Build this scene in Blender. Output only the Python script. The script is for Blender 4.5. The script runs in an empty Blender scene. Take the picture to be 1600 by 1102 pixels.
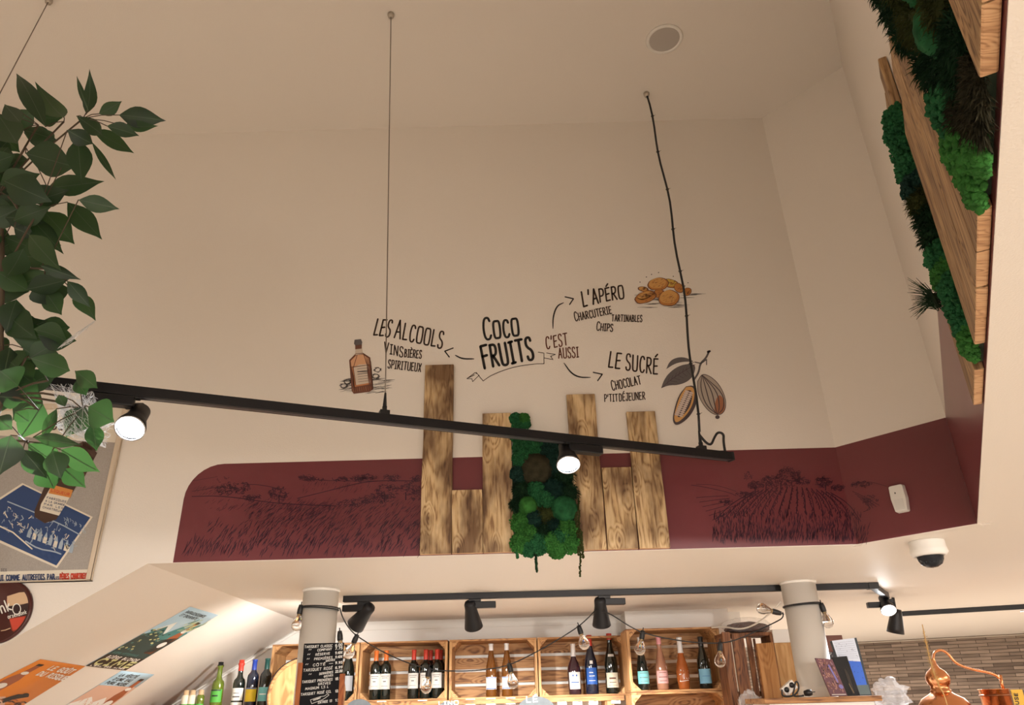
import bpy, bmesh, math, random
from mathutils import Vector, Matrix, noise
R = random.Random(7)
sc = bpy.context.scene
COL = sc.collection

# ------------------------------------------------------------------ camera, light, exposure
CZ = 1.65                                   # eye height above the shop floor
F = 1155.0; TH = math.radians(25.5); RO = math.atan(.0268)
cd = bpy.data.cameras.new('camera'); cam = bpy.data.objects.new('camera', cd); COL.objects.link(cam)
cd.sensor_width = 36; cd.lens = F / 1600 * 36; cd.clip_start = .02
_f = Vector((0, math.cos(TH), math.sin(TH))); _u0 = Vector((0, -math.sin(TH), math.cos(TH))); _r0 = Vector((1, 0, 0))
_r = _r0 * math.cos(RO) - _u0 * math.sin(RO); _u = _r0 * math.sin(RO) + _u0 * math.cos(RO)
cam.matrix_world = Matrix.Translation((0, 0, CZ)) @ Matrix((_r, _u, -_f)).transposed().to_4x4()
sc.camera = cam

w = bpy.data.worlds.new('world'); sc.world = w; w.use_nodes = True
bg = w.node_tree.nodes['Background']
bg.inputs[0].default_value = (1.0, .94, .89, 1); bg.inputs[1].default_value = 1.9   # warm ambient fill, entering where the room is left open behind the camera

def area(name, loc, size, energy, color, rot=(0, 0, 0)):
    l = bpy.data.lights.new(name, 'AREA'); l.shape = 'RECTANGLE'; l.size, l.size_y = size
    l.energy = energy; l.color = color
    o = bpy.data.objects.new(name, l); COL.objects.link(o); o.location = loc; o.rotation_euler = rot; return o
WARM = (1.0, .93, .87)
area('unseen_fill_area', (4.6, 2.6, CZ + .56), (2.2, 2.2), 50, WARM)  # added fill out of view, brightens the low ceiling by floor bounce
area('unseen_fill_area', (.5, -4.0, CZ + .56), (4.0, 2.0), 130, WARM)  # added fill behind the camera, no lamp body
l_ = bpy.data.lights.new('unseen_fill_spot', 'SPOT'); l_.energy = 150; l_.color = WARM; l_.spot_size = math.radians(60); l_.spot_blend = .8; l_.shadow_soft_size = .06  # unseen spot, added to brighten the columns and crates
lo_ = bpy.data.objects.new('unseen_fill_spot', l_); COL.objects.link(lo_); lo_.location = (2.0, -2.2, CZ + .5); lo_.rotation_euler = (Vector((-.3, 5, CZ - .45)) - lo_.location).to_track_quat('-Z', 'Y').to_euler()
area('unseen_fill_area', (3.6, 6.6, CZ + .55), (1.6, 1.6), 60, WARM)  # added fill near the stone wall, no fixture there

sc.view_settings.view_transform = 'Standard'; sc.view_settings.look = 'None'
sc.view_settings.gamma = 1; sc.view_settings.use_curve_mapping = False
sc.view_settings.exposure = 1.17
sc.cycles.max_bounces = 10; sc.cycles.diffuse_bounces = 6; sc.cycles.transparent_max_bounces = 12
sc.cycles.caustics_reflective = False; sc.cycles.caustics_refractive = False
sc.cycles.sample_clamp_indirect = 4

# ------------------------------------------------------------------ photo points onto the planes of the room
def ray(px, py):
    a = px - 800; b = 551 - py
    x = (a * math.cos(RO) + b * math.sin(RO)) / F; y = (-a * math.sin(RO) + b * math.cos(RO)) / F
    c, s = math.cos(TH), math.sin(TH)
    return Vector((x, c - s * y, s + c * y))
O = Vector((0, 0, CZ))
def hy(px, py, D): r = ray(px, py); return O + r * (D / r.y)
def hz(px, py, H): r = ray(px, py); return O + r * (H / r.z)
def hplane(px, py, p, n): r = ray(px, py); return O + r * ((Vector(p) - O).dot(n) / r.dot(n))
D = 3.26; SOF = .59; CEIL = 3.0; BAND = 1.029      # heights are relative to the eye
C1 = Vector((1.468, 3.26)); C2 = Vector((1.785, 2.893))
U2 = Vector((-.478, -.878)).normalized(); N2 = Vector((-.878, .478)).normalized()
U1 = (C2 - C1).normalized(); N1 = Vector((U1.y, -U1.x)).normalized()
if N1.dot(-C1) < 0: N1 = -N1
def W2(s, d, z): q = C2 + U2 * s + N2 * d; return Vector((q.x, q.y, z + CZ))
def W1(s, d, z): q = C1 + U1 * s + N1 * d; return Vector((q.x, q.y, z + CZ))
def PB(px, py, off):                           # back wall, running on to the short wall past the corner
    p = hy(px, py, D - off)
    if p.x > 1.468: p = hplane(px, py, (C1.x + N1.x * off, C1.y + N1.y * off, 0), Vector((N1.x, N1.y, 0)))
    return p
def PY(y): return lambda px, py, off: hy(px, py, y - off)
RX = -1.6
_p = hy(0, 1010, D); SLOPE = (SOF - (_p.z - CZ)) / (RX - _p.x)
NS = Vector((SLOPE, 0, -1)).normalized()
def PS(px, py, off): return hplane(px, py, Vector((RX, 3, SOF + CZ)) + NS * off, NS)

# ------------------------------------------------------------------ materials
def nodes(m): m.use_nodes = True; return m.node_tree.nodes, m.node_tree.links, m.node_tree.nodes['Principled BSDF']
_M = {}
def mat(name, col, rough=.6, metal=0, trans=0, emit=None, es=0, coat=0, bump=0, bscale=60, var=0, vscale=3, alpha=1, ior=1.45, sss=0, spec=.5):
    if name in _M: return _M[name]
    m = bpy.data.materials.new(name); n, l, b = nodes(m); _M[name] = m
    b.inputs['Base Color'].default_value = (*col, 1); b.inputs['Roughness'].default_value = rough
    b.inputs['Metallic'].default_value = metal; b.inputs['Transmission Weight'].default_value = trans
    b.inputs['Coat Weight'].default_value = coat; b.inputs['IOR'].default_value = ior; b.inputs['Alpha'].default_value = alpha
    b.inputs['Specular IOR Level'].default_value = spec
    if emit: b.inputs['Emission Color'].default_value = (*emit, 1); b.inputs['Emission Strength'].default_value = es
    if var or bump:
        tc = n.new('ShaderNodeTexCoord')
        if var:
            t = n.new('ShaderNodeTexNoise'); t.inputs['Scale'].default_value = vscale; t.inputs['Detail'].default_value = 5
            l.new(tc.outputs['Object'], t.inputs['Vector'])
            r = n.new('ShaderNodeValToRGB'); l.new(t.outputs[0], r.inputs[0])
            r.color_ramp.elements[0].position = .3; r.color_ramp.elements[1].position = .7
            r.color_ramp.elements[0].color = (*[c * (1 - var) for c in col], 1); r.color_ramp.elements[1].color = (*[min(1, c * (1 + var)) for c in col], 1)
            l.new(r.outputs[0], b.inputs['Base Color'])
        if bump:
            t = n.new('ShaderNodeTexNoise'); t.inputs['Scale'].default_value = bscale; t.inputs['Detail'].default_value = 4
            l.new(tc.outputs['Object'], t.inputs['Vector'])
            bp = n.new('ShaderNodeBump'); bp.inputs['Strength'].default_value = bump; bp.inputs['Distance'].default_value = .01
            l.new(t.outputs[0], bp.inputs['Height']); l.new(bp.outputs[0], b.inputs['Normal'])
    return m
def ramp(n, stops):
    r = n.new('ShaderNodeValToRGB'); e = r.color_ramp.elements
    while len(e) < len(stops): e.new(.5)
    for k, (p, c) in enumerate(stops): e[k].position = p; e[k].color = (*c, 1)
    return r
def wood(name, light, mid, dark, axis='Z', scale=1.0, burn=0.0, rough=.65):
    """sawn softwood: rings stretched along the grain axis, knots, optional torch burning"""
    if name in _M: return _M[name]
    m = bpy.data.materials.new(name); n, l, b = nodes(m); _M[name] = m
    tc = n.new('ShaderNodeTexCoord'); oi = n.new('ShaderNodeObjectInfo')
    off = n.new('ShaderNodeVectorMath'); off.operation = 'MULTIPLY_ADD'
    cmb = n.new('ShaderNodeCombineXYZ')
    for k in range(3): l.new(oi.outputs['Random'], cmb.inputs[k])
    l.new(cmb.outputs[0], off.inputs[0]); off.inputs[1].default_value = (37, 53, 71); l.new(tc.outputs['Object'], off.inputs[2])
    mp = n.new('ShaderNodeMapping'); l.new(off.outputs[0], mp.inputs[0])
    sv = [9 * scale] * 3; sv['XYZ'.index(axis)] = 1.1 * scale; mp.inputs['Scale'].default_value = sv
    nz = n.new('ShaderNodeTexNoise'); nz.inputs['Scale'].default_value = 1.1; nz.inputs['Detail'].default_value = 2; nz.inputs['Distortion'].default_value = .5
    l.new(mp.outputs[0], nz.inputs['Vector'])
    kv = n.new('ShaderNodeTexVoronoi'); kv.inputs['Scale'].default_value = 1; kmap = n.new('ShaderNodeMapping'); l.new(off.outputs[0], kmap.inputs[0])
    ks = [8 * scale] * 3; ks['XYZ'.index(axis)] = 3.2 * scale; kmap.inputs['Scale'].default_value = ks; l.new(kmap.outputs[0], kv.inputs['Vector'])
    kn = n.new('ShaderNodeMapRange'); kn.inputs['From Min'].default_value = .38; kn.inputs['From Max'].default_value = 0; kn.inputs['To Min'].default_value = 0; kn.inputs['To Max'].default_value = 22; l.new(kv.outputs['Distance'], kn.inputs['Value'])
    mul = n.new('ShaderNodeMath'); mul.operation = 'MULTIPLY_ADD'; mul.inputs[1].default_value = 42; l.new(nz.outputs[0], mul.inputs[0]); l.new(kn.outputs[0], mul.inputs[2])
    sn = n.new('ShaderNodeMath'); sn.operation = 'SINE'; l.new(mul.outputs[0], sn.inputs[0])
    fine = n.new('ShaderNodeTexNoise'); fine.inputs['Scale'].default_value = 9; fine.inputs['Detail'].default_value = 6; l.new(mp.outputs[0], fine.inputs['Vector'])
    add = n.new('ShaderNodeMath'); add.operation = 'MULTIPLY_ADD'; add.inputs[1].default_value = .20; l.new(sn.outputs[0], add.inputs[0]); l.new(fine.outputs[0], add.inputs[2])
    kd = n.new('ShaderNodeMapRange'); kd.inputs['From Min'].default_value = .02; kd.inputs['From Max'].default_value = .13; kd.inputs['To Min'].default_value = -.32; kd.inputs['To Max'].default_value = 0; l.new(kv.outputs['Distance'], kd.inputs['Value'])
    ad2 = n.new('ShaderNodeMath'); ad2.operation = 'ADD'; l.new(add.outputs[0], ad2.inputs[0]); l.new(kd.outputs[0], ad2.inputs[1]); add = ad2
    r = ramp(n, [(.18, dark), (.42, mid), (.75, light)]); l.new(add.outputs[0], r.inputs[0])
    out = r.outputs[0]
    if burn:
        bn = n.new('ShaderNodeTexNoise'); bn.inputs['Scale'].default_value = .95; bn.inputs['Detail'].default_value = 3.5
        mp2 = n.new('ShaderNodeMapping'); l.new(off.outputs[0], mp2.inputs[0])
        s2 = [11.] * 3; s2['XYZ'.index(axis)] = 4.5; mp2.inputs['Scale'].default_value = s2; l.new(mp2.outputs[0], bn.inputs['Vector'])
        br = ramp(n, [(.40, (0, 0, 0)), (.60, (1, 1, 1))]); l.new(bn.outputs[0], br.inputs[0])
        mm = n.new('ShaderNodeMath'); mm.operation = 'MULTIPLY'; mm.inputs[1].default_value = burn; l.new(br.outputs[0], mm.inputs[0])
        mx = n.new('ShaderNodeMixRGB'); mx.blend_type = 'MULTIPLY'; l.new(mm.outputs[0], mx.inputs[0]); l.new(out, mx.inputs[1]); mx.inputs[2].default_value = (.20, .13, .085, 1)
        out = mx.outputs[0]
    l.new(out, b.inputs['Base Color']); b.inputs['Roughness'].default_value = rough
    bp = n.new('ShaderNodeBump'); bp.inputs['Strength'].default_value = .25; bp.inputs['Distance'].default_value = .003
    l.new(add.outputs[0], bp.inputs['Height']); l.new(bp.outputs[0], b.inputs['Normal'])
    return m

PAINT = mat('cream_wall_paint', (.77, .715, .65), .55, bump=.12, bscale=220)
PAINT_SOFFIT = mat('cream_ceiling_paint', (.77, .715, .65), .5, bump=.08, bscale=160)
WHITE = mat('white_paint', (.82, .79, .74), .5)
BURG = mat('burgundy_paint', (.150, .036, .042), .285, var=.10, vscale=2, bump=.03, bscale=200)
INKB = mat('mural_ink', (.055, .016, .028), .32)
BLACK = mat('black_metal', (.006, .006, .008), .45)
BLACKP = mat('black_plastic', (.015, .015, .016), .45)
INK = mat('dark_brown_lettering', (.035, .018, .012), .5)
INK2 = mat('black_lettering', (.012, .010, .010), .5)
RUST = mat('red_brown_lettering', (.13, .04, .02), .5)
GREYL = mat('grey_drawing', (.12, .105, .105), .6)
GREYM = mat('pale_grey_drawing', (.27, .23, .22), .6)
PLANK = wood('burnt_plank_wood', (.66, .48, .27), (.55, .37, .18), (.26, .14, .06), 'Z', 1.5, burn=.9)
PLANK2 = wood('oiled_plank_wood', (.46, .30, .15), (.36, .21, .095), (.13, .065, .026), 'Z', 1.9, burn=.5)
ENDG = wood('plank_end_grain', (.62, .38, .20), (.55, .31, .15), (.32, .16, .07), 'X', 3.0)
CRX = wood('crate_wood_long', (.50, .27, .11), (.38, .18, .065), (.15, .06, .02), 'X', 1.0)
CRY = wood('crate_wood_deep', (.56, .31, .13), (.44, .22, .08), (.20, .085, .03), 'Y', 1.0)
CRZ = wood('crate_wood_upright', (.58, .33, .14), (.46, .24, .09), (.22, .09, .03), 'Z', 1.0)
BULB = mat('clear_bulb_glass', (1, 1, 1), .02, trans=1, ior=1.3)
WIREM = mat('steel_wire', (.25, .22, .19), .4, metal=1)

# ------------------------------------------------------------------ mesh helpers
def tag(o, label, cat, group=None, kind=None):
    o['label'] = label; o['category'] = cat
    if group: o['group'] = group
    if kind: o['kind'] = kind
    return o
def thing(name, label, cat, loc, group=None):
    o = bpy.data.objects.new(name, None); COL.objects.link(o); o.location = loc; o.empty_display_size = .05
    return tag(o, label, cat, group)
class MB:
    def __init__(s): s.v = []; s.f = []; s.m = []; s.sm = []
    def add(s, vs, fs, mi=0, smooth=False):
        k = len(s.v); s.v += [Vector(v) for v in vs]
        for f in fs: s.f.append([i + k for i in f]); s.m.append(mi); s.sm.append(smooth)
        return s
    def box(s, c, size, mi=0, rot=None):
        c = Vector(c); h = [x / 2 for x in size]; vs = []
        for z in (-1, 1):
            for y in (-1, 1):
                for x in (-1, 1):
                    p = Vector((x * h[0], y * h[1], z * h[2])); vs.append(c + (rot @ p if rot else p))
        return s.add(vs, [(0, 2, 3, 1), (4, 5, 7, 6), (0, 1, 5, 4), (2, 6, 7, 3), (0, 4, 6, 2), (1, 3, 7, 5)], mi)
    def hexa(s, a, b, mi=0):                    # two quads, front and back
        return s.add(list(a) + list(b), [(0, 1, 2, 3), (7, 6, 5, 4), (0, 4, 5, 1), (1, 5, 6, 2), (2, 6, 7, 3), (3, 7, 4, 0)], mi)
    def prism(s, pts, ext, mi=0, side=None):    # polygon of 3D points, extruded by a vector
        n = len(pts); a = [Vector(p) for p in pts]; e = Vector(ext); k = len(s.v)
        s.add(a + [p + e for p in a], [list(range(n)), list(range(2 * n - 1, n - 1, -1))], mi)
        s.add(a + [p + e for p in a], [(i, i + n, (i + 1) % n + n, (i + 1) % n) for i in range(n)], mi if side is None else side)
        return s
    def tube(s, pts, r, seg=8, mi=0, closed=False):
        P = [Vector(p) for p in pts]; n = len(P); rs = r if isinstance(r, (list, tuple)) else [r] * n
        rings = []; up = None
        for i in range(n):
            t = (P[(i + 1) % n] - P[i - 1]) if closed else (P[min(i + 1, n - 1)] - P[max(i - 1, 0)])
            t.normalize()
            if up is None: up = Vector((0, 0, 1)) if abs(t.z) < .9 else Vector((1, 0, 0))
            a = t.cross(up); 
            if a.length < 1e-6: a = t.orthogonal()
            a.normalize(); up = a.cross(t).normalized()
            rings.append([P[i] + (a * math.cos(2 * math.pi * k / seg) + up * math.sin(2 * math.pi * k / seg)) * rs[i] for k in range(seg)])
        vs = [v for q in rings for v in q]; fs = []
        for i in range(n if closed else n - 1):
            j = (i + 1) % n
            for k in range(seg): fs.append((i * seg + k, i * seg + (k + 1) % seg, j * seg + (k + 1) % seg, j * seg + k))
        s.add(vs, fs, mi, True)
        if not closed: s.add(rings[0], [list(range(seg - 1, -1, -1))], mi); s.add(rings[-1], [list(range(seg))], mi)
        return s
    def lathe(s, prof, seg=24, mi=0, T=None, a0=0, a1=2 * math.pi, smooth=True):
        full = abs(a1 - a0 - 2 * math.pi) < 1e-6; n = len(prof); cols = seg if full else seg + 1; vs = []
        for k in range(cols):
            a = a0 + (a1 - a0) * k / seg
            for r, z in prof:
                p = Vector((r * math.cos(a), r * math.sin(a), z)); vs.append(T @ p if T else p)
        fs = []
        for k in range(seg):
            q = (k + 1) % cols
            for i in range(n - 1): fs.append((k * n + i, q * n + i, q * n + i + 1, k * n + i + 1))
        return s.add(vs, fs, mi, smooth)
    def build(s, name, mats, parent=None, loc=None, local=False, bevel=0, seg=2, label=None):
        base = Vector((0, 0, 0)) if local else (Vector(parent.location) if parent and not parent.parent else Vector(loc) if loc else None)
        if parent is not None and parent.parent is not None and not local:
            base = Vector(parent.parent.location) + Vector(parent.location)
        if base is None:
            lo = [min(v[k] for v in s.v) for k in range(3)]; hi = [max(v[k] for v in s.v) for k in range(3)]
            base = Vector(((lo[0] + hi[0]) / 2, (lo[1] + hi[1]) / 2, lo[2]))
        me = bpy.data.meshes.new(name); me.from_pydata([tuple(v - base) for v in s.v], [], s.f)
        if not isinstance(mats, (list, tuple)): mats = [mats]
        for m in mats: me.materials.append(m)
        for p, mi, sm in zip(me.polygons, s.m, s.sm): p.material_index = mi; p.use_smooth = sm
        bm = bmesh.new(); bm.from_mesh(me); bmesh.ops.remove_doubles(bm, verts=bm.verts, dist=1e-6) if len(bm.verts) < 30000 else None
        if not getattr(s, 'flat', False): bmesh.ops.recalc_face_normals(bm, faces=bm.faces)
        bm.to_mesh(me); bm.free(); me.update()
        o = bpy.data.objects.new(name, me); COL.objects.link(o)
        if parent: o.parent = parent
        else: o.location = base
        if bevel:
            b = o.modifiers.new('bevel', 'BEVEL'); b.width = bevel; b.segments = seg; b.limit_method = 'ANGLE'
        if label: o['label'] = label
        return o
def struct(o): o['kind'] = 'structure'; return o
def copy_tree(o, parent=None):
    c = o.copy(); COL.objects.link(c)
    if parent: c.parent = parent
    for ch in list(o.children): copy_tree(ch, c)
    return c
def frame(z, x=None):                           # rotation whose local Z is the given direction
    z = Vector(z).normalized(); x = Vector(x) if x else (Vector((0, 0, 1)) if abs(z.z) < .95 else Vector((1, 0, 0)))
    y = z.cross(x).normalized(); x = y.cross(z).normalized()
    return Matrix((x, y, z)).transposed()
def TR(loc, z, x=None): return Matrix.Translation(loc) @ frame(z, x).to_4x4()
def chaikin(p, it=2):
    for _ in range(it):
        q = [p[0]]
        for a, b in zip(p, p[1:]):
            q += [(a[0] * .75 + b[0] * .25, a[1] * .75 + b[1] * .25), (a[0] * .25 + b[0] * .75, a[1] * .25 + b[1] * .75)]
        p = q + [p[-1]]
    return p

# ------------------------------------------------------------------ hand-lettered alphabet, drawn as strokes
def c(*p): return chaikin(list(p), 2)
G = {
 'A': (.5, [[(0, 0), (.27, 1), (.5, 0)], [(.09, .33), (.43, .37)]]),
 'B': (.42, [[(0, 0), (.02, 1)], c((.0, 1), (.3, .98), (.36, .78), (.26, .56), (0, .53)), c((0, .53), (.34, .5), (.44, .26), (.34, .03), (0, 0))]),
 'C': (.44, [c((.43, .84), (.36, 1.02), (.1, 1), (0, .5), (.08, 0), (.34, -.03), (.44, .16))]),
 'D': (.46, [[(0, 0), (.02, 1)], c((0, 1), (.34, .98), (.48, .6), (.42, .1), (.2, 0), (0, 0))]),
 'E': (.38, [[(.38, 1), (0, .98), (0, 0), (.38, .03)], [(0, .5), (.33, .54)]]),
 'F': (.38, [[(.4, 1), (0, .98), (.02, 0)], [(0, .52), (.33, .55)]]),
 'G': (.46, [c((.44, .84), (.36, 1.02), (.1, 1), (0, .5), (.08, 0), (.38, -.03), (.45, .2), (.45, .45)), [(.24, .45), (.47, .45)]]),
 'H': (.46, [[(0, 0), (.01, 1)], [(.45, 0), (.46, 1)], [(0, .5), (.46, .53)]]),
 'I': (.26, [[(.13, 0), (.13, 1)], [(0, .98), (.27, 1)], [(0, 0), (.27, .02)]]),
 'J': (.34, [c((.3, 1), (.32, .3), (.26, -.03), (.05, -.02), (0, .2)), [(.1, 1), (.42, 1)]]),
 'K': (.44, [[(0, 0), (.01, 1)], [(.42, 1), (.02, .45), (.44, 0)]]),
 'L': (.36, [[(.02, 1), (0, 0), (.36, .03)]]),
 'M': (.6, [[(0, 0), (.06, 1), (.3, .3), (.54, 1), (.6, 0)]]),
 'N': (.46, [[(0, 0), (.01, 1), (.44, 0), (.46, 1)]]),
 'O': (.48, [c((.24, 1), (.02, 1), (-.02, .5), (.02, 0), (.24, -.02), (.46, 0), (.5, .5), (.46, 1), (.24, 1))]),
 'P': (.4, [[(0, 0), (.02, 1)], c((0, 1), (.36, 1), (.44, .72), (.34, .45), (0, .45))]),
 'Q': (.5, [c((.24, 1), (.02, 1), (-.02, .5), (.02, 0), (.24, -.02), (.46, 0), (.5, .5), (.46, 1), (.24, 1)), [(.28, .25), (.5, -.12)]]),
 'R': (.44, [[(0, 0), (.02, 1)], c((0, 1), (.36, 1), (.42, .75), (.32, .5), (0, .48)), [(.14, .48), (.45, 0)]]),
 'S': (.4, [c((.38, .86), (.34, 1.03), (.06, 1.02), (0, .72), (.12, .55), (.36, .42), (.42, .15), (.3, -.03), (.04, -.02), (0, .16))]),
 'T': (.46, [[(0, 1), (.48, 1)], [(.24, 1), (.23, 0)]]),
 'U': (.46, [c((0, 1), (0, .2), (.06, -.02), (.4, -.02), (.46, .2), (.46, 1))]),
 'V': (.46, [[(0, 1), (.23, 0), (.47, 1)]]),
 'W': (.66, [[(0, 1), (.16, 0), (.33, .7), (.5, 0), (.66, 1)]]),
 'X': (.44, [[(0, 1), (.44, 0)], [(.44, 1), (0, 0)]]),
 'Y': (.44, [[(0, 1), (.22, .5), (.45, 1)], [(.22, .5), (.22, 0)]]),
 'Z': (.4, [[(0, 1), (.4, 1), (0, 0), (.42, .02)]]),
 "'": (.1, [[(.08, 1.02), (.02, .72)]]), '"': (.22, [[(.08, .8), (.02, .45)], [(.22, .8), (.16, .45)]]),
 '.': (.08, [[(.03, 0), (.05, .03)]]), ',': (.1, [[(.06, .06), (.0, -.14)]]), '-': (.34, [[(0, .48), (.34, .48)]]), '_': (.8, [[(0, .45), (.8, .45)]]), '/': (.3, [[(0, 0), (.3, 1)]]),
 '0': (.4, [c((.2, 1), (0, 1), (0, 0), (.4, 0), (.4, 1), (.2, 1))]), '1': (.18, [[(0, .8), (.14, 1), (.14, 0)]]),
 '2': (.38, [c((0, .8), (.1, 1.02), (.4, .95), (.34, .5), (0, 0)), [(0, 0), (.4, .02)]]),
 '3': (.36, [c((0, .9), (.3, 1.05), (.38, .7), (.1, .52)), c((.1, .52), (.42, .5), (.36, -.02), (0, .05))]),
 '4': (.4, [[(.3, 0), (.3, 1), (0, .35), (.4, .35)]]), '5': (.36, [[(.36, 1), (.04, 1), (.02, .55)], c((.02, .55), (.4, .65), (.4, -.02), (0, .03))]),
 '6': (.38, [c((.34, .95), (.02, .9), (0, 0), (.38, 0), (.4, .5), (.02, .5))]), '7': (.36, [[(0, 1), (.37, 1), (.12, 0)]]),
 '8': (.38, [c((.2, .52), (0, .6), (.02, 1.02), (.38, 1.02), (.38, .6), (.2, .52), (0, .42), (-.02, -.02), (.4, -.02), (.4, .42), (.2, .52))]),
 '9': (.38, [c((.36, .55), (0, .5), (.02, 1.02), (.38, 1), (.38, .4), (.1, 0))]), '€': (.44, [c((.44, .84), (.2, 1.05), (.05, .5), (.2, -.05), (.44, .16)), [(0, .6), (.34, .6)], [(0, .42), (.3, .42)]]),
 'c': (.34, [c((.34, .5), (.1, .66), (0, .3), (.1, -.03), (.34, .1))]), 'e': (.36, [c((.02, .32), (.36, .38), (.2, .72), (0, .5), (.03, .02), (.36, .08))]),
 'o': (.38, [c((.19, .62), (0, .62), (0, 0), (.38, 0), (.38, .62), (.19, .62))]), 'n': (.38, [[(0, .6), (0, 0)], c((0, .4), (.14, .66), (.34, .6), (.36, 0))]),
 'k': (.36, [[(0, 1), (0, 0)], [(.32, .6), (.02, .25), (.36, 0)]]), 'f': (.3, [c((.32, .95), (.18, 1.08), (.14, .6), (.1, -.3), (-.06, -.25)), [(0, .5), (.28, .55)]]),
 'i': (.14, [c((.02, .6), (.04, 0), (.16, .06)), [(.08, .86), (.1, .9)]]), 'l': (.16, [c((.04, 1.05), (.02, .05), (.16, 0))]),
 't': (.24, [c((.1, .95), (.08, .05), (.24, .03)), [(0, .62), (.24, .64)]]), 'u': (.36, [c((0, .6), (.02, 0), (.3, -.02), (.35, .6)), [(.35, .6), (.36, 0)]]),
 'd': (.38, [c((.36, .5), (.05, .7), (0, .05), (.2, -.05), (.36, .2)), [(.38, 1.05), (.37, 0)]]), 'r': (.26, [[(0, .62), (.01, 0)], c((.01, .38), (.1, .64), (.27, .58))]),
 's': (.3, [c((.28, .55), (.1, .7), (.02, .45), (.28, .25), (.24, -.03), (0, .05))]), 'a': (.36, [c((.34, .5), (.1, .7), (0, .1), (.15, -.04), (.33, .2)), [(.35, .62), (.36, 0)]]),
 'h': (.36, [[(0, 1), (0, 0)], c((0, .4), (.14, .66), (.34, .6), (.36, 0))]), ' ': (.3, []),
}
ACC = {'È': ('E', [[(.08, 1.28), (.26, 1.12)]]), 'É': ('E', [[(.12, 1.12), (.32, 1.3)]]), 'Ô': ('O', [[(.1, 1.12), (.24, 1.28), (.4, 1.12)]]), 'Û': ('U', [[(.1, 1.12), (.24, 1.28), (.4, 1.12)]]), 'Î': ('I', [[(0, 1.12), (.13, 1.28), (.28, 1.12)]]), 'Ê': ('E', [[(.06, 1.12), (.2, 1.28), (.36, 1.12)]])}
def glyph(ch):
    if ch in ACC: g, a = ACC[ch]; w_, st = G[g]; return w_, st + a
    return G[ch]

class Flat(MB):
    """paint, print or chalk lying on a surface; P maps a point and a layer height onto that surface"""
    def __init__(s, P, base=.0012): super().__init__(); s.P = P; s.flat = True; s.base = base; s.lay = 0
    def pt(s, x, y, lay): return s.P(x, y, s.base + lay * .00035)
    def poly(s, pts, mi=0, lay=None):
        lay = s.lay if lay is None else lay
        s.add([s.pt(x, y, lay) for x, y in pts], [list(range(len(pts)))], mi); return s
    def stroke(s, pts, w, mi=0, lay=1, taper=False, cap=True):
        if not taper and not isinstance(w, list):            # break at sharp corners so every leg keeps its width
            for i in range(1, len(pts) - 1):
                ax, ay = pts[i][0] - pts[i - 1][0], pts[i][1] - pts[i - 1][1]; bx, by = pts[i + 1][0] - pts[i][0], pts[i + 1][1] - pts[i][1]
                q = (math.hypot(ax, ay) * math.hypot(bx, by)) or 1
                if (ax * bx + ay * by) / q < .55:
                    s.stroke(pts[:i + 1], w, mi, lay, False, cap); s.stroke(pts[i:], w, mi, lay, False, cap); return s
        n = len(pts); ws = w if isinstance(w, list) else ([w * (1 - .75 * abs(2 * i / max(1, n - 1) - 1) ** 2) for i in range(n)] if taper else [w] * n)
        L = []; Rr = []
        for i in range(n):
            a = pts[max(0, i - 1)]; b = pts[min(n - 1, i + 1)]; dx, dy = b[0] - a[0], b[1] - a[1]; q = math.hypot(dx, dy) or 1
            nx, ny = -dy / q * ws[i] / 2, dx / q * ws[i] / 2
            L.append(s.pt(pts[i][0] + nx, pts[i][1] + ny, lay)); Rr.append(s.pt(pts[i][0] - nx, pts[i][1] - ny, lay))
        s.add(L + Rr, [(i, i + 1, n + i + 1, n + i) for i in range(n - 1)], mi)
        if cap and not taper:
            for (x, y), r in ((pts[0], ws[0] / 2), (pts[-1], ws[-1] / 2)): s.disc(x, y, r, r, mi, lay, 6)
        return s
    def disc(s, x, y, rx, ry, mi=0, lay=1, seg=16, rot=0):
        cr, sr = math.cos(rot), math.sin(rot); pts = []
        for k in range(seg):
            a = 2 * math.pi * k / seg; u, v = rx * math.cos(a), ry * math.sin(a); pts.append((x + u * cr - v * sr, y + u * sr + v * cr))
        return s.poly(pts, mi, lay)
    def text(s, txt, p0, p1, h, wd, mi=0, lay=1, up=None, big=1.0, gap=.25):
        """baseline from p0 to p1, cap height h (towards -y), strokes wd wide; capitals after a space grow by big"""
        x = 0; items = []; first = True
        for ch in txt:
            w_, st = glyph(ch); k = big if first and ch.isalpha() else 1.0
            items.append((x, k, st)); x += w_ * k + gap; first = ch in " '"
            if ch == "'": first = True
        x -= gap; dx, dy = (p1[0] - p0[0]) / x, (p1[1] - p0[1]) / x
        if up is None: q = math.hypot(dx, dy); up = (dy / q * h, -dx / q * h)
        jr = random.Random(sum(map(ord, txt)))
        for x0, k, st in items:
            jit = jr.uniform(-.02, .02)
            for line in st:
                pts = [(p0[0] + (x0 + u * k) * dx + (v * k + jit) * up[0], p0[1] + (x0 + u * k) * dy + (v * k + jit) * up[1]) for u, v in line]
                if len(pts) == 2: pts = [pts[0], ((pts[0][0] + pts[1][0]) / 2, (pts[0][1] + pts[1][1]) / 2), pts[1]]
                s.stroke(pts, wd, mi, lay)
        return s

# ================================================================== ROOM SHELL
def V3(x, y, z): return Vector((x, y, z + CZ))
m = MB(); m.prism([V3(-6, -7, CEIL), V3(-6, 4, CEIL), V3(4, 4, CEIL), V3(4, -7, CEIL)], (0, 0, .06)); struct(m.build('ceiling', PAINT))
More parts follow.
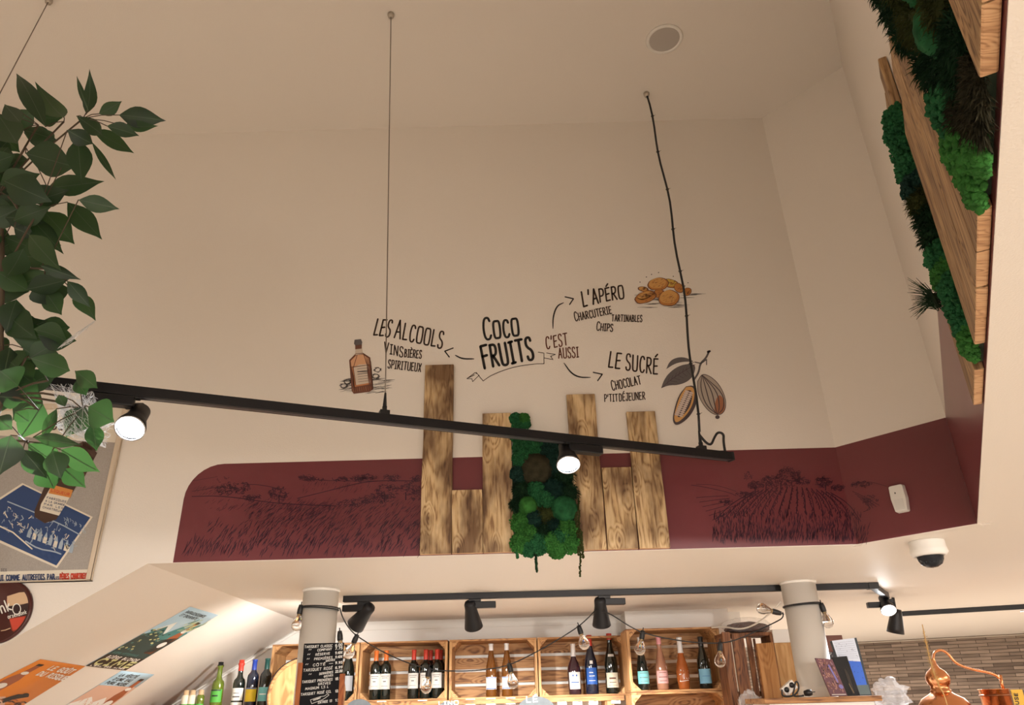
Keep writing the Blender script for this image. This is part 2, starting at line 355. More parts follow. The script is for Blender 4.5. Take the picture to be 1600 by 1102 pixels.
# back wall of the high space; its lower left edge follows the stairs
xl = -5.0
m = MB(); m.prism([V3(xl, D, CEIL), V3(1.468, D, CEIL), V3(1.468, D, SOF), V3(RX, D, SOF), V3(xl, D, SOF + SLOPE * (xl - RX))], (0, .05, 0)); struct(m.build('wall_back', PAINT))
m = MB(); m.prism([W1(0, 0, SOF), W1(.486, 0, SOF), W1(.486, 0, CEIL), W1(0, 0, CEIL)], (-N1.x * .05, -N1.y * .05, 0)); struct(m.build('wall_corner', PAINT))
m = MB(); m.prism([W2(0, 0, SOF), W2(6, 0, SOF), W2(6, 0, CEIL), W2(0, 0, CEIL)], (-N2.x * .05, -N2.y * .05, 0)); struct(m.build('wall_right', PAINT))
m = MB(); m.box(V3(-5.05, -2, .65), (.1, 11, 4.9)); struct(m.build('wall_left', PAINT))
m = MB(); m.box(V3(-3.1, -2.45, (SOF + CEIL) / 2), (4.1, .08, CEIL - SOF)); struct(m.build('wall_front_unseen', PAINT))  # unseen wall, added to keep the ambient fill out of the high space
# low ceiling around the void
Q = W2(6, 0, SOF)
m = MB(); m.prism([V3(RX, D + .05, SOF), V3(1.468, D + .05, SOF), W1(.01, -.05, SOF), W2(-.03, -.05, SOF), W2(6, -.05, SOF), V3(-5, -2.45, SOF), V3(-5, -6.5, SOF), V3(8, -6.5, SOF), V3(8, 10.6, SOF), V3(RX, 10.6, SOF)], (0, 0, .05)); struct(m.build('ceiling_low', PAINT_SOFFIT))
# underside of the stairs
zl = SOF + SLOPE * (xl - RX)
m = MB(); m.prism([V3(RX, D + .05, SOF), V3(RX, 5.86, SOF), V3(xl, 5.86, zl), V3(xl, D + .05, zl)], (0, 0, .05)); struct(m.build('ceiling_stairs', PAINT_SOFFIT))
m = MB(); m.box(V3(-1.75, 5.91, -.53), (6.6, .1, 2.24)); struct(m.build('wall_shelf', WHITE))
m = MB(); m.box(V3(1.13, 5.74, .475), (.74, .24, .23)); struct(m.build('trim_1', WHITE))          # boxed beam end over the right crate
m = MB(); m.box(V3(-.05, 5.852, .535), (1.6 * 2, .016, .012)); struct(m.build('trim_2', WHITE))
pA, pB = V3(RX - .02, 5.85, SOF - .03), V3(-2.9, 5.85, SOF - .03 + SLOPE * (-2.9 - RX))
m = MB(); m.tube([pA, pB], .011, 6); struct(m.build('trim_3', WHITE))
# stone-clad far wall
ST = bpy.data.materials.new('split_stone'); n, l, b = nodes(ST)
tc = n.new('ShaderNodeTexCoord'); mp = n.new('ShaderNodeMapping'); l.new(tc.outputs['Object'], mp.inputs[0]); mp.inputs['Rotation'].default_value = (math.radians(-90), 0, 0)
br = n.new('ShaderNodeTexBrick'); l.new(mp.outputs[0], br.inputs['Vector'])
br.inputs['Scale'].default_value = 1; br.inputs['Brick Width'].default_value = .27; br.inputs['Row Height'].default_value = .036; br.inputs['Mortar Size'].default_value = .0022; br.offset = .37
br.inputs['Color1'].default_value = (.46, .35, .27, 1); br.inputs['Color2'].default_value = (.17, .12, .09, 1); br.inputs['Mortar'].default_value = (.05, .035, .025, 1); br.inputs['Bias'].default_value = -.1
nz = n.new('ShaderNodeTexNoise'); nz.inputs['Scale'].default_value = 3; nz.inputs['Detail'].default_value = 6
mp2 = n.new('ShaderNodeMapping'); mp2.inputs['Scale'].default_value = (1, 1, 8); l.new(tc.outputs['Object'], mp2.inputs[0]); l.new(mp2.outputs[0], nz.inputs['Vector'])
mx = n.new('ShaderNodeMixRGB'); mx.blend_type = 'MULTIPLY'; mx.inputs[0].default_value = .8; l.new(br.outputs[0], mx.inputs[1]); l.new(nz.outputs[0], mx.inputs[2]); l.new(mx.outputs[0], b.inputs['Base Color'])
bp = n.new('ShaderNodeBump'); bp.inputs['Strength'].default_value = .8; bp.inputs['Distance'].default_value = .02; l.new(br.outputs[0], bp.inputs['Height']); l.new(bp.outputs[0], b.inputs['Normal']); b.inputs['Roughness'].default_value = .85
m = MB(); a, d = hz(1330, 1004, SOF), hz(1640, 988, SOF); dirn = (d - a); a = a - dirn * .9; d = d + dirn * 1.0
m.prism([a, d, Vector((d.x, d.y, 0)), Vector((a.x, a.y, 0))], (0, .1, 0)); struct(m.build('wall_stone', ST))
m = MB(); e1, e2 = a + Vector((0, -.012, -.012)), d + Vector((0, -.012, -.012)); m.tube([e1, e2], .009, 6); struct(m.build('trim_4', mat('beige_trim', (.40, .34, .28), .6)))
m = MB(); m.box(V3(1.6, 7.5, -.53), (.1, 3.3, 2.24)); struct(m.build('wall_side', WHITE))
m = MB(); m.box(V3(8.05, 1.5, -.53), (.1, 17, 2.24)); struct(m.build('wall_far_right', PAINT))
FL = wood('floor_wood', (.74, .68, .60), (.68, .62, .54), (.55, .49, .42), 'Y', .6)
m = MB(); m.box((1.5, 1.5, -.05), (14, 18, .1)); struct(m.build('floor', FL))
# columns
LC = Vector((hy(503, 915, 4.17).x, 4.17)); RC = Vector((hy(1246, 910, 4.36).x, 4.36))
for cc in (LC, RC):
    m = MB(); m.lathe([(0, 0), (.094, 0), (.094, SOF + CZ), (0, SOF + CZ)], 48, T=Matrix.Translation((cc.x, cc.y, 0)))
    m.lathe([(.094, SOF + CZ - .012), (.1, SOF + CZ - .008), (.1, SOF + CZ), (.094, SOF + CZ)], 48, T=Matrix.Translation((cc.x, cc.y, 0)))
    if cc is RC: m.lathe([(.094, CZ + .052), (.099, CZ + .05), (.099, CZ - .6), (.094, CZ - .6)], 48, T=Matrix.Translation((cc.x, cc.y, 0)))
    struct(m.build('column', WHITE if cc is LC else WHITE))

# ================================================================== MURAL BAND
mur = thing('painted_mural', 'burgundy painted band along the walls with fields sketched in dark ink', 'mural', V3(0, D, SOF))
pts = []
x0, x1, z0, z1 = -1.49, 1.468, SOF + .002, BAND
for k in range(9):
    a = math.pi - k / 8 * math.pi / 2; pts.append((x0 + .16 + .16 * math.cos(a), z1 - .16 + .16 * math.sin(a)))
pts += [(x1, z1), (x1, z0), (x0, z0)]
m = MB(); m.prism([V3(x, D - .0008, z) for x, z in pts], (0, .0006, 0))
m.prism([W1(0, .0008, z0), W1(.484, .0008, z0), W1(.484, .0008, z1), W1(0, .0008, z1)], (-N1.x * .0006, -N1.y * .0006, 0))
m.prism([W2(0, .0008, z0), W2(2.9, .0008, z0), W2(2.9, .0008, z1), W2(0, .0008, z1)], (-N2.x * .0008, -N2.y * .0008, 0))
m.build('painted_band', BURG, mur)
def scrib(f, cx, cy, rx, ry, n, rr, wd=.9):          # a tree crown of loops and ticks
    for _ in range(n):
        a = rr.uniform(0, 6.28); q = rr.random() ** .5; x, y = cx + rx * q * math.cos(a), cy + ry * q * math.sin(a)
        t = rr.uniform(0, 6.28); q = rr.uniform(1.2, 3.0); da = rr.uniform(.5, .9) * rr.choice((-1, 1))
        f.stroke([(x + q * math.cos(t + da * k), y + .75 * q * math.sin(t + da * k)) for k in range(6)], wd * rr.uniform(.5, 1.1), 0, rr.choice((1, 2)), cap=False)
def hatch(f, poly, n, rr, ang, ln, wd):               # short slanted strokes inside a band x0..x1, y=lo(x)..hi(x)
    xa, xb, lo, hi = poly
    for _ in range(n):
        x = rr.uniform(xa, xb); y = rr.uniform(lo(x), hi(x)); q = ln * rr.uniform(.5, 1.3); t = ang + rr.uniform(-.25, .25)
        bx, by = x + q * math.cos(t), y - q * math.sin(t)
        f.stroke([(x, y), ((x + bx) / 2 + rr.uniform(-.6, .6), (y + by) / 2), (bx, by)], wd * rr.uniform(.6, 1.3), 0, 1, taper=True)
f = Flat(PB, .0016); rr = random.Random(3)
def cv(pts, wd=1.1): f.stroke(chaikin(pts, 3), wd, 0, 1)
cv([(300, 776), (340, 775), (378, 779), (410, 784), (450, 788), (525, 791)], 1.3)
cv([(465, 779), (510, 768), (560, 755), (595, 751), (655, 752)], 1.2); cv([(385, 757), (410, 758), (440, 765)], .9); cv([(300, 768), (330, 763), (350, 761)], .7)
cv([(470, 748), (520, 752), (590, 752)], .8); cv([(300, 752), (340, 745)], .5)
for cx, cy, rx, ry, nn in ((355, 766, 16, 9, 60), (375, 762, 14, 9, 60), (395, 778, 14, 5, 45), (436, 771, 15, 10, 80), (352, 752, 12, 9, 14), (480, 747, 14, 4, 40), (495, 749, 12, 2, 16), (535, 749, 14, 3, 26), (560, 748, 12, 4, 34), (575, 746, 14, 4, 44), (612, 747, 14, 4, 44), (605, 768, 18, 12, 90), (585, 780, 24, 7, 80), (550, 786, 24, 5, 55), (640, 764, 16, 11, 60), (650, 774, 8, 10, 30), (650, 748, 8, 4, 24)):
    scrib(f, cx, cy, rx, ry, nn, rr)
for x, y0, y1 in ((436, 775, 785), (601, 772, 785), (634, 770, 781)): f.stroke([(x, y0), (x, y1)], 2, 0, 1)
hatch(f, (320, 656, lambda x: 782, lambda x: 800), 150, rr, .75, 9, .6)
hatch(f, (380, 520, lambda x: 788, lambda x: 818), 260, rr, .75, 10, .8); hatch(f, (440, 656, lambda x: 792, lambda x: 830), 330, rr, .8, 11, .75)
hatch(f, (470, 580, lambda x: 755, lambda x: 772), 60, rr, 1.0, 8, .5); hatch(f, (300, 350, lambda x: 762, lambda x: 775), 40, rr, .6, 8, .5)
hatch(f, (320, 656, lambda x: 820, lambda x: 860), 330, rr, .95, 13, 1.3); hatch(f, (280, 656, lambda x: 848, lambda x: 872), 200, rr, 1.1, 15, 1.5)
f.build('landscape_sketch', INKB, mur)
f = Flat(PB, .0016)
def vine(x0, y0, x1, y1, wd): 
    xm, ym = (x0 + x1) / 2, (y0 + y1) / 2 - 4
    cv([(x0, y0), (xm + (x0 - 1225) * .08, ym), (x1, y1)], wd)
    k = max(3, int(math.hypot(x1 - x0, y1 - y0) / 3.2))
    for i in range(k):
        t = (i + rr.random()) / k; x = x0 + (x1 - x0) * t; y = y0 + (y1 - y0) * t
        f.stroke([(x, y), (x + rr.uniform(-1.5, 1.5), y + 2), (x + rr.uniform(-2, 3), y + rr.uniform(3, 6))], wd * .9, 0, 1, cap=False)
for i in range(17):
    t = i / 16; vine(1178 + 120 * t, 768 - 8 * math.sin(t * 3.14) + 2 * t, 1118 + 225 * t, 812 - 10 * math.sin(t * 3.14), 1.3)
for i in range(6): cv([(1088 + i * 5, 778 + i * 7), (1110 + i * 4, 776 + i * 6), (1138 + i * 2, 775 + i * 4)], .8)
for i in range(6): cv([(1332 + i * 4, 768 + i * 4), (1348 + i * 3, 775 + i * 4), (1374 - i * 5, 790 + i * 2)], .8)
cv([(1080, 758), (1105, 762), (1140, 770), (1150, 775)], .8); cv([(1088, 757), (1120, 758), (1150, 768)], .6); cv([(1330, 757), (1358, 752), (1385, 760)], .6)
for cx, cy, rx, ry, nn in ((1232, 745, 20, 16, 130), (1205, 753, 16, 10, 80), (1180, 759, 12, 6, 50), (1163, 773, 14, 4, 40), (1135, 785, 12, 4, 30), (1255, 752, 12, 6, 40), (1287, 753, 13, 8, 70), (1310, 762, 10, 4, 40), (1345, 757, 18, 5, 40), (1170, 745, 8, 7, 12), (1360, 782, 12, 8, 26)):
    scrib(f, cx, cy, rx, ry, nn, rr)
for x, y0, y1 in ((1220, 755, 764), (1290, 757, 766), (1180, 762, 770), (1197, 760, 768)): f.stroke([(x, y0), (x, y1)], 1.8, 0, 1)
hatch(f, (1115, 1350, lambda x: 805, lambda x: 850 - .0 * x), 430, rr, 1.6, 10, 1.4); hatch(f, (1112, 1355, lambda x: 830, lambda x: 852), 230, rr, 1.45, 13, 1.3)
f.build('vineyard_sketch', INKB, mur)

# ================================================================== WALL LETTERING AND DRAWINGS
def decal(name, label, cat, f, mats, group=None):
    return tag(f.build(name, mats), label, cat, group)
def lettering(label, rows, m_, name='wall_lettering'):
    f = Flat(PB)
    for r_ in rows: f.text(*r_[:5], **(r_[5] if len(r_) > 5 else {}))
    return decal(name, label, 'lettering', f, [m_], 'lettering on the back wall')
lettering('largest and boldest black lettering, in the middle above the ribbon outline', [
    ("COCO", (757, 531), (811, 524), 27, 3.6, {'big': 1.25, 'up': (-3, -26)}), ("FRUITS", (757, 576), (834, 561), 35, 4.2, {'big': 1.06, 'up': (-6, -33)})], INK2)
lettering('brown lettering Les Alcools at the upper left above the drawn bottle', [
    ("LES", (584, 524), (608, 526), 25, 2.6, {'up': (6, -25)}), ("ALCOOLS", (616, 528), (690, 544), 25, 2.6, {'big': 1.12, 'up': (4, -25)})], INK)
lettering('small lettering Vins Bières Spiritueux under Les Alcools', [
    ("VINS", (600, 551), (629, 558), 15, 1.9, {'big': 1.1, 'up': (1, -15)}), ("BIÈRES", (632, 558), (658, 560), 12, 1.7, {}), ("SPIRITUEUX", (606, 575), (657, 581), 12.5, 1.7, {'up': (1.5, -12.5)})], INK)
lettering("brown lettering L'Apéro at the upper right beside the drawn crisps", [
    ("L'A", (912, 479), (935, 474), 24, 2.7, {'up': (-4, -23)}), ("PÉRO", (938, 472), (975, 466), 20, 2.5, {'up': (-2.5, -20)})], INK)
lettering("small lettering Charcuterie Tartinables Chips under L'Apéro", [
    ("CHARCUTERIE", (899, 502), (956, 490), 11.5, 1.7, {'big': 1.2}), ("TARTINABLES", (956, 502), (1003, 503), 10, 1.5, {}), ("CHIPS", (932, 516), (957, 518), 11, 1.7, {'big': 1.2})], INK)
lettering("red-brown lettering C'est Aussi to the right of the ribbon outline", [
    ("C'EST", (854, 545), (887, 539), 18, 2.0, {'up': (-2, -18)}), ("AUSSI", (873, 560), (904, 558), 15.5, 1.9, {})], RUST)
lettering('brown lettering Le Sucré at the lower right beside the cocoa drawing', [
    ("LE", (951, 574), (968, 577), 24, 2.6, {'up': (3, -24)}), ("SUCRÉ", (978, 578), (1027, 585), 23, 2.5, {'up': (1, -24)})], INK)
lettering("small lettering Chocolat P'tit Déjeuner under Le Sucré", [
    ("CHOCOLAT", (957, 610), (1002, 600), 13, 1.7, {'big': 1.15}), ("P'TIT", (945, 628), (965, 627), 11, 1.5, {}), ("DÉJEUNER", (968, 627), (1008, 624), 11.5, 1.5, {})], INK)
f = Flat(PB)
f.stroke([(744, 582), (755, 595.5)], 1, 0, 1); f.stroke(chaikin([(755, 595.5), (768, 586), (800, 574), (832, 569), (850, 568.5)], 2), 1, 0, 1); f.stroke([(850, 568.5), (850, 552)], 1, 0, 1); f.stroke([(850, 552), (841, 550.5)], 1, 0, 1)
for q in ([(748.6, 586.5), (738.5, 596.6)], [(738.5, 596.6), (737.4, 592)], [(737.4, 592), (729.5, 592)], [(729.5, 592), (742, 582.5)], [(742, 582.5), (745, 584)], [(731, 591), (741, 586)], [(854, 551.7), (867.8, 554)], [(867.8, 554), (860.4, 557)], [(860.4, 557), (864, 562)], [(864, 562), (850, 559.5)]): f.stroke(q, 1, 0, 1)
decal('wall_decal', 'thin ribbon outline drawn under the largest black lettering', 'drawing', f, [INK])
def arrow(label, body, head, wd=2.4):
    f = Flat(PB); f.stroke(chaikin(body, 3), wd, 0, 1, taper=True); f.stroke(head, wd * .8, 0, 1); decal('arrow_decal', label, 'arrow', f, [INK2], 'drawn arrows on the back wall')
arrow('drawn arrow pointing left from the largest lettering to Les Alcools', [(711, 555), (722, 561), (741, 561)], [(708, 544), (695, 549), (702, 558)])
arrow("drawn curved arrow rising to L'Apéro", [(864, 514), (864, 495), (870, 478), (881, 473)], [(883, 464), (896, 467), (890, 476)])
arrow('drawn curved arrow dropping to Le Sucré', [(881, 567), (892, 583), (905, 590), (923, 590)], [(927, 582), (941, 585), (934, 595)])
AMB = mat('amber_drawing', (.50, .20, .08), .6); AMB2 = mat('pale_amber_drawing', (.66, .36, .2), .6); BRN = mat('brown_drawing', (.16, .06, .035), .6); CRM = mat('cream_drawing', (.62, .52, .42), .6)
f = Flat(PB)
for k in range(60):                                  # sketched shadow and rocks
    x = rr.uniform(528, 600); y = rr.uniform(594, 616) if k < 34 else rr.uniform(592, 610)
    if x > 546 and x < 582 and k > 34: continue
    f.stroke([(x, y), (x + rr.uniform(6, 16), y - rr.uniform(.5, 3)), (x + rr.uniform(16, 24), y - rr.uniform(1, 4))], rr.uniform(.5, 1.4), 4, 0, taper=True)
scrib(f, 543, 598, 12, 7, 0, rr)
for x, y in ((543, 597), (587, 588), (590, 578), (537, 603)):
    for _ in range(14): 
        t = rr.uniform(0, 6.28); f.stroke([(x + 7 * math.cos(t), y + 4 * math.sin(t)), (x + 4 * math.cos(t + 1), y + 3 * math.sin(t + .8)), (x + 6 * math.cos(t + 2), y + 4 * math.sin(t + 2))], .8, 4, 0, cap=False)
f.poly([(546, 563), (556, 553), (567, 552), (578, 559), (583, 608), (577, 612), (553, 615), (550, 611)], 2, 1)
f.poly([(548, 564), (557, 555), (567, 554), (576, 560), (578, 570), (549, 574)], 1, 2); f.poly([(549, 574), (578, 570), (581, 600), (553, 605)], 0, 2)
f.poly([(552, 575), (561, 570), (573, 569), (577, 574), (580, 598), (556, 602)], 3, 3)
f.poly([(555, 555), (556, 538), (565, 537), (567, 553)], 3, 2); f.poly([(555, 540), (553, 537), (554, 531), (564, 530), (566, 535), (565, 539)], 4, 3); f.poly([(555, 546), (565, 545), (565.5, 538), (555, 540)], 2, 3)
for q in ([(546, 563), (556, 553), (567, 552), (578, 559), (583, 608), (577, 612), (553, 615), (550, 611), (546, 563)], [(549, 574), (578, 570)], [(558, 555), (552, 575)], [(552, 575), (556, 602)], [(568, 553), (573, 569)], [(580, 575), (583, 608)]): f.stroke(q, 1, 2, 4)
for k in range(6): f.stroke([(558 + k * .4, 577 + k * 4), (574 + k * .4, 575 + k * 4)], 1.1 if k in (1, 2) else .6, 4, 4)
for k in range(16):
    f.stroke([(572 + k * .55, 556 + k * .6), (574 + k * .5, 580 + k * .8), (577 + k * .35, 606)], .5, 2, 4, taper=True); f.stroke([(549 + k * .25, 572 + k), (551 + k * .2, 590 + k), (553.5, 610)], .5, 2, 4, taper=True)
for k in range(9): f.stroke([(551 + k * 3.4, 606 - k * .3), (552 + k * 3.4, 613 - k * .35)], 1.2, 0 if k % 3 else 1, 4, taper=True)
for k in range(5): f.stroke([(556 + k * 2.2, 540), (556.5 + k * 2.2, 552)], .6, 4 if k % 2 else 2, 4, taper=True)
for k in range(7): f.stroke([(560 + k * 2.1, 581), (561 + k * 2.1, 580.8)], 1.4, 4, 5)
decal('wall_decal', 'drawing of an amber spirits bottle left of Vins Bières Spiritueux', 'drawing', f, [AMB, AMB2, BRN, CRM, GREYL])
f = Flat(PB); CH1 = mat('crisp_gold', (.62, .33, .10), .6); CH2 = mat('crisp_orange', (.48, .20, .05), .6); CH3 = mat('crisp_yellow', (.60, .42, .08), .6)
for k in range(46):
    y = rr.uniform(457, 482); x = rr.uniform(990, 1062) if y > 466 else rr.choice((rr.uniform(991, 1004), rr.uniform(1060, 1080)))
    f.stroke([(x, y), (x + 9, y - .3), (x + rr.uniform(14, 26), y - .5)], rr.uniform(.5, 1.2), 3, 0, taper=True)
def chip(cx, cy, rx, ry, rot, mi, lay):
    cr, sr = math.cos(rot), math.sin(rot); k = 22; wob = [1 + rr.uniform(-.09, .09) for _ in range(k)]; wob = [(wob[i] + wob[i - 1]) / 2 for i in range(k)]
    def at_(a, q, ww=1): u, v = rx * q * ww * math.cos(a), ry * q * ww * math.sin(a); return (cx + u * cr - v * sr, cy + u * sr + v * cr)
    f.poly([at_(i / k * 6.283, 1, wob[i]) for i in range(k)], 4, lay); f.poly([at_(i / k * 6.283, 1 - .9 / ry, wob[i]) for i in range(k)], 1, lay + 1)
    f.poly([(x - .06 * rx, y - .16 * ry) for x, y in [at_(i / k * 6.283, .86 - .6 / ry, wob[i]) for i in range(k)]], mi, lay + 2)
    for _ in range(int(rx * 1.6)):
        a = rr.uniform(0, 6.28); q = rr.random() * .75; x, y = at_(a, q); f.stroke([(x, y), (x + 1.6, y - .5), (x + 3, y - 1.4)], rr.uniform(.4, .9), rr.choice((4, 1)), lay + 3, cap=False)
chip(1005, 452, 9, 4, .2, 0, 1); chip(1048, 443, 13, 7, .3, 2, 1); chip(1074, 456, 7, 6, -.7, 1, 1); chip(1061, 450, 9, 7, .6, 1, 3); chip(1030, 459, 9, 7, 0, 1, 3); chip(1028, 444, 17, 10, -.1, 0, 5)
chip(1009, 464, 18, 9, -.35, 1, 6); chip(1009, 462, 15, 6, -.35, 0, 7); chip(1046, 466, 17, 13, -.15, 0, 8)
for x, y in ((1010, 433), (1018, 429), (1029, 426), (1052, 432), (1064, 435), (1075, 442), (1000, 441), (1070, 447)): f.disc(x, y, 1.1, .9, 3, 1, 6)
decal('wall_decal', "drawing of a heap of golden crisps right of L'Apéro", 'drawing', f, [CH1, CH2, CH3, GREYL, BRN])
f = Flat(PB); BEAN = mat('cocoa_bean_drawing', (.60, .49, .43), .6); RIND = mat('cocoa_rind_drawing', (.62, .34, .12), .6); POD = mat('cocoa_pod_drawing', (.40, .34, .29), .6); RED = mat('cocoa_blush_drawing', (.34, .14, .07), .6); DK = mat('cocoa_shade_drawing', (.07, .05, .055), .6)
f.poly(chaikin([(1041, 577), (1046, 565), (1056, 559), (1070, 558), (1087, 566), (1070, 565), (1055, 568), (1041, 577)], 2), 4, 0)
f.poly(chaikin([(1033, 607), (1037, 595), (1045, 583), (1060, 572), (1078, 568), (1087, 571), (1085, 584), (1076, 596), (1060, 602), (1045, 602), (1033, 607)], 2), 4, 1)
f.stroke(chaikin([(1034, 606), (1055, 588), (1086, 570)], 2), .9, 5, 2)
for k in range(7): f.stroke([(1042 + k * 6, 600 - k * 4.4), (1046 + k * 5.5, 590 - k * 3.4)], .6, 5, 2); f.stroke([(1042 + k * 6, 600 - k * 4.4), (1053 + k * 5, 600 - k * 3)], .6, 5, 2)
f.stroke(chaikin([(1108, 549), (1103, 560), (1094, 568), (1092, 582), (1084, 594)], 2), 3, 4, 3); f.stroke([(1086, 566), (1096, 568), (1104, 562), (1104, 570)], 1.6, 4, 3); f.stroke([(1106, 550), (1109, 549)], 3.5, 5, 3)
f.poly(chaikin([(1090, 596), (1097, 584), (1110, 588), (1124, 601), (1134, 622), (1134, 640), (1126, 649), (1112, 647), (1098, 632), (1090, 614), (1090, 596)], 2), 2, 2)
f.poly(chaikin([(1116, 646), (1117, 628), (1124, 615), (1132, 626), (1133, 640), (1126, 648), (1116, 646)], 2), 3, 3)
for k in range(5): 
    o_ = k * 9; f.stroke(chaikin([(1097, 586), (1094 + o_, 606 + k * 2), (1103 + o_ * .8, 634 + k), (1121, 648)], 2), 1.6, 5, 4, taper=True)
f.stroke(chaikin([(1090, 596), (1097, 584), (1110, 588), (1124, 601), (1134, 622), (1134, 640), (1126, 649), (1112, 647), (1098, 632), (1090, 614), (1090, 596)], 2), 1, 5, 4); f.disc(1121, 652, 3.5, 3, 5, 3)
f.poly(chaikin([(1072, 604), (1084, 602), (1090, 612), (1088, 634), (1076, 654), (1058, 666), (1051, 660), (1052, 645), (1060, 618), (1072, 604)], 2), 5, 5)
f.poly(chaikin([(1072, 605), (1082, 604), (1086, 612), (1083, 632), (1072, 650), (1057, 662), (1053, 655), (1055, 642), (1062, 619), (1072, 605)], 2), 1, 6)
f.poly(chaikin([(1073, 610), (1081, 610), (1082, 622), (1077, 638), (1066, 651), (1058, 653), (1059, 640), (1065, 622), (1073, 610)], 2), 5, 7)
for k in range(13):
    t = k / 12; x = 1077 - 16 * t; y = 613 + 36 * t; f.disc(x - 3.5, y - 1, 4, 1.7, 0, 8, 8, .3); f.disc(x + 3, y + 1, 3.4, 1.6, 0, 9, 8, .3)
decal('wall_decal', 'drawing of cocoa pods and grey leaves right of Le Sucré', 'drawing', f, [BEAN, RIND, POD, RED, GREYL, DK])

# ================================================================== PLANKS AND MOSS, BACK WALL
def plank_box(m, P, xa, xb, za, zb, d0, d1):
    """boards against a wall: P(s, d, z) gives the place; slightly wavy long edges"""
    k = 14; L = []; Rt = []; ph = R.uniform(0, 9)
    def wob(z, e): return .0022 * noise.noise(Vector((z * 5 + ph, e * 7.3, 0)))
    zs = [za + (zb - za) * i / k for i in range(k + 1)]
    out = [(xa + wob(z, 1), z) for z in zs] + [(xb + wob(z, 2), z) for z in reversed(zs)]
    n = len(out); fr = [P(x, d1, z) for x, z in out]; bk = [P(x, d0, z) for x, z in out]
    m.add(fr + bk, [[i, i + 1, 2 * k - i, 2 * k + 1 - i] for i in range(k)] + [[n + 2 * k + 1 - i, n + 2 * k - i, n + i + 1, n + i] for i in range(k)])
    m.add(fr + bk, [(i, i + n, (i + 1) % n + n, (i + 1) % n) for i in range(n) if i not in (k, 2 * k + 1)])
    m.add(fr + bk, [(i, i + n, (i + 1) % n + n, (i + 1) % n) for i in (k, 2 * k + 1)], 1)
BW = lambda s, d, z: V3(s, D - d, z)
for xa, xb, zt, lab in ((-.42, -.283, 1.49, 'tallest burnt plank, leftmost on the back wall'), (-.283, -.149, .872, 'shortest burnt plank, between the two tall left planks'), (-.147, -.014, 1.233, 'burnt plank against the left edge of the moss panel'),
                        (.252, .385, 1.317, 'tall burnt plank just right of the moss panel and lamp'), (.390, .522, .957, 'short burnt plank right of the moss, under the gap showing burgundy'), (.526, .659, 1.222, 'burnt plank at the right end of the back wall row')):
    m = MB(); plank_box(m, BW, xa, xb, SOF + .004, zt, .003, .024); o = m.build('wooden_plank', [PLANK, ENDG], bevel=.0025); tag(o, lab, 'plank', 'planks on the back wall')
# screw heads stay in the boards' own texture
MG = [mat('moss_%s' % k, c_, .9, var=.35, vscale=40, spec=.15) for k, c_ in (('emerald', (.016, .088, .032)), ('bright', (.030, .125, .024)), ('dark', (.010, .032, .014)), ('olive', (.036, .044, .012)), ('brown', (.030, .027, .015)), ('blue', (.009, .032, .024)))]
_bm = bmesh.new(); bmesh.ops.create_icosphere(_bm, subdivisions=1, radius=1); ICO = ([v.co.copy() for v in _bm.verts], [[v.index for v in f_.verts] for f_ in _bm.faces]); _bm.free()
_bm = bmesh.new(); bmesh.ops.create_icosphere(_bm, subdivisions=4, radius=1); ICO4 = ([v.co.copy() for v in _bm.verts], [[v.index for v in f_.verts] for f_ in _bm.faces]); _bm.free()
def hemi(rr, n):
    while True:
        v = Vector((rr.gauss(0, 1), rr.gauss(0, 1), rr.gauss(0, 1))).normalized()
        if v.dot(n) > -.15: return v
def clump(parent, cen, nrm, rx, dep, kind, mi, seed, name='moss_clump', up=None, ry=None):
    rr = random.Random(seed); nrm = Vector(nrm).normalized(); m = MB(); ry = ry or rx
    z = Vector((0, 0, 1)); t = nrm.cross(z).normalized()
    def sh(v): return Vector(cen) + t * v.dot(t) * rx + z * v.z * ry + nrm * max(0, v.dot(nrm)) * dep
    if kind == 'ball':
        vs = []
        for v in ICO4[0]:
            q = v * (1 + .07 * noise.noise(v * 14 + Vector((seed, 0, 0))) + .05 * noise.noise(v * 40)); vs.append(sh(q))
        m.add(vs, ICO4[1], 0, True)
        for _ in range(260):
            v = hemi(rr, nrm); p = sh(v); q = .005; a = v.orthogonal().normalized() * .0012
            m.add([p - a, p + a, p + v * q], [(0, 1, 2)])
    if kind == 'curl':
        vs = [sh(v * .8) for v in ICO4[0][:642]]
        m.add([sh(v * .82) for v in ICO4[0]], ICO4[1], 0, True)
        n_ = int(300 * max(1, (rx * ry) / .0016)); n_ = min(n_, 800)
        for _ in range(n_):
            v = hemi(rr, nrm); p = sh(v * rr.uniform(.8, 1.04)); r_ = rr.uniform(.0028, .0068)
            q = Matrix.Rotation(rr.uniform(0, 6), 3, v)
            m.add([p + (q @ w_) * r_ * (1 + .35 * noise.noise(w_ * 3 + p * 90)) for w_ in ICO[0]], ICO[1], 0, False)
    if kind == 'spike':
        m.add([sh(v * .72) for v in ICO4[0]], ICO4[1], 0, True)
        n_ = int(800 * max(1, rx * ry / .003)); n_ = min(n_, 2200)
        for _ in range(n_):
            v = hemi(rr, nrm); v2 = (v + Vector((rr.gauss(0, .35), rr.gauss(0, .35), rr.gauss(-.2, .35)))).normalized()
            p = sh(v * rr.uniform(.6, .9)); q = rr.uniform(.007, .018); a = v2.orthogonal().normalized(); a = Matrix.Rotation(rr.uniform(0, 6), 3, v2) @ a * rr.uniform(.0008, .0016)
            mid = p + v2 * q * .55 + Vector((0, 0, rr.uniform(-.002, .003))); m.add([p - a, p + a, mid + a * .8, mid - a * .8, p + v2 * q + Vector((0, 0, -.004))], [(0, 1, 2, 3), (3, 2, 4)])
    m.flat = True
    return m.build(name, MG[mi], parent)
mp_ = thing('moss_panel', 'green preserved moss panel between the planks on the back wall', 'moss panel', V3(.12, D, SOF))
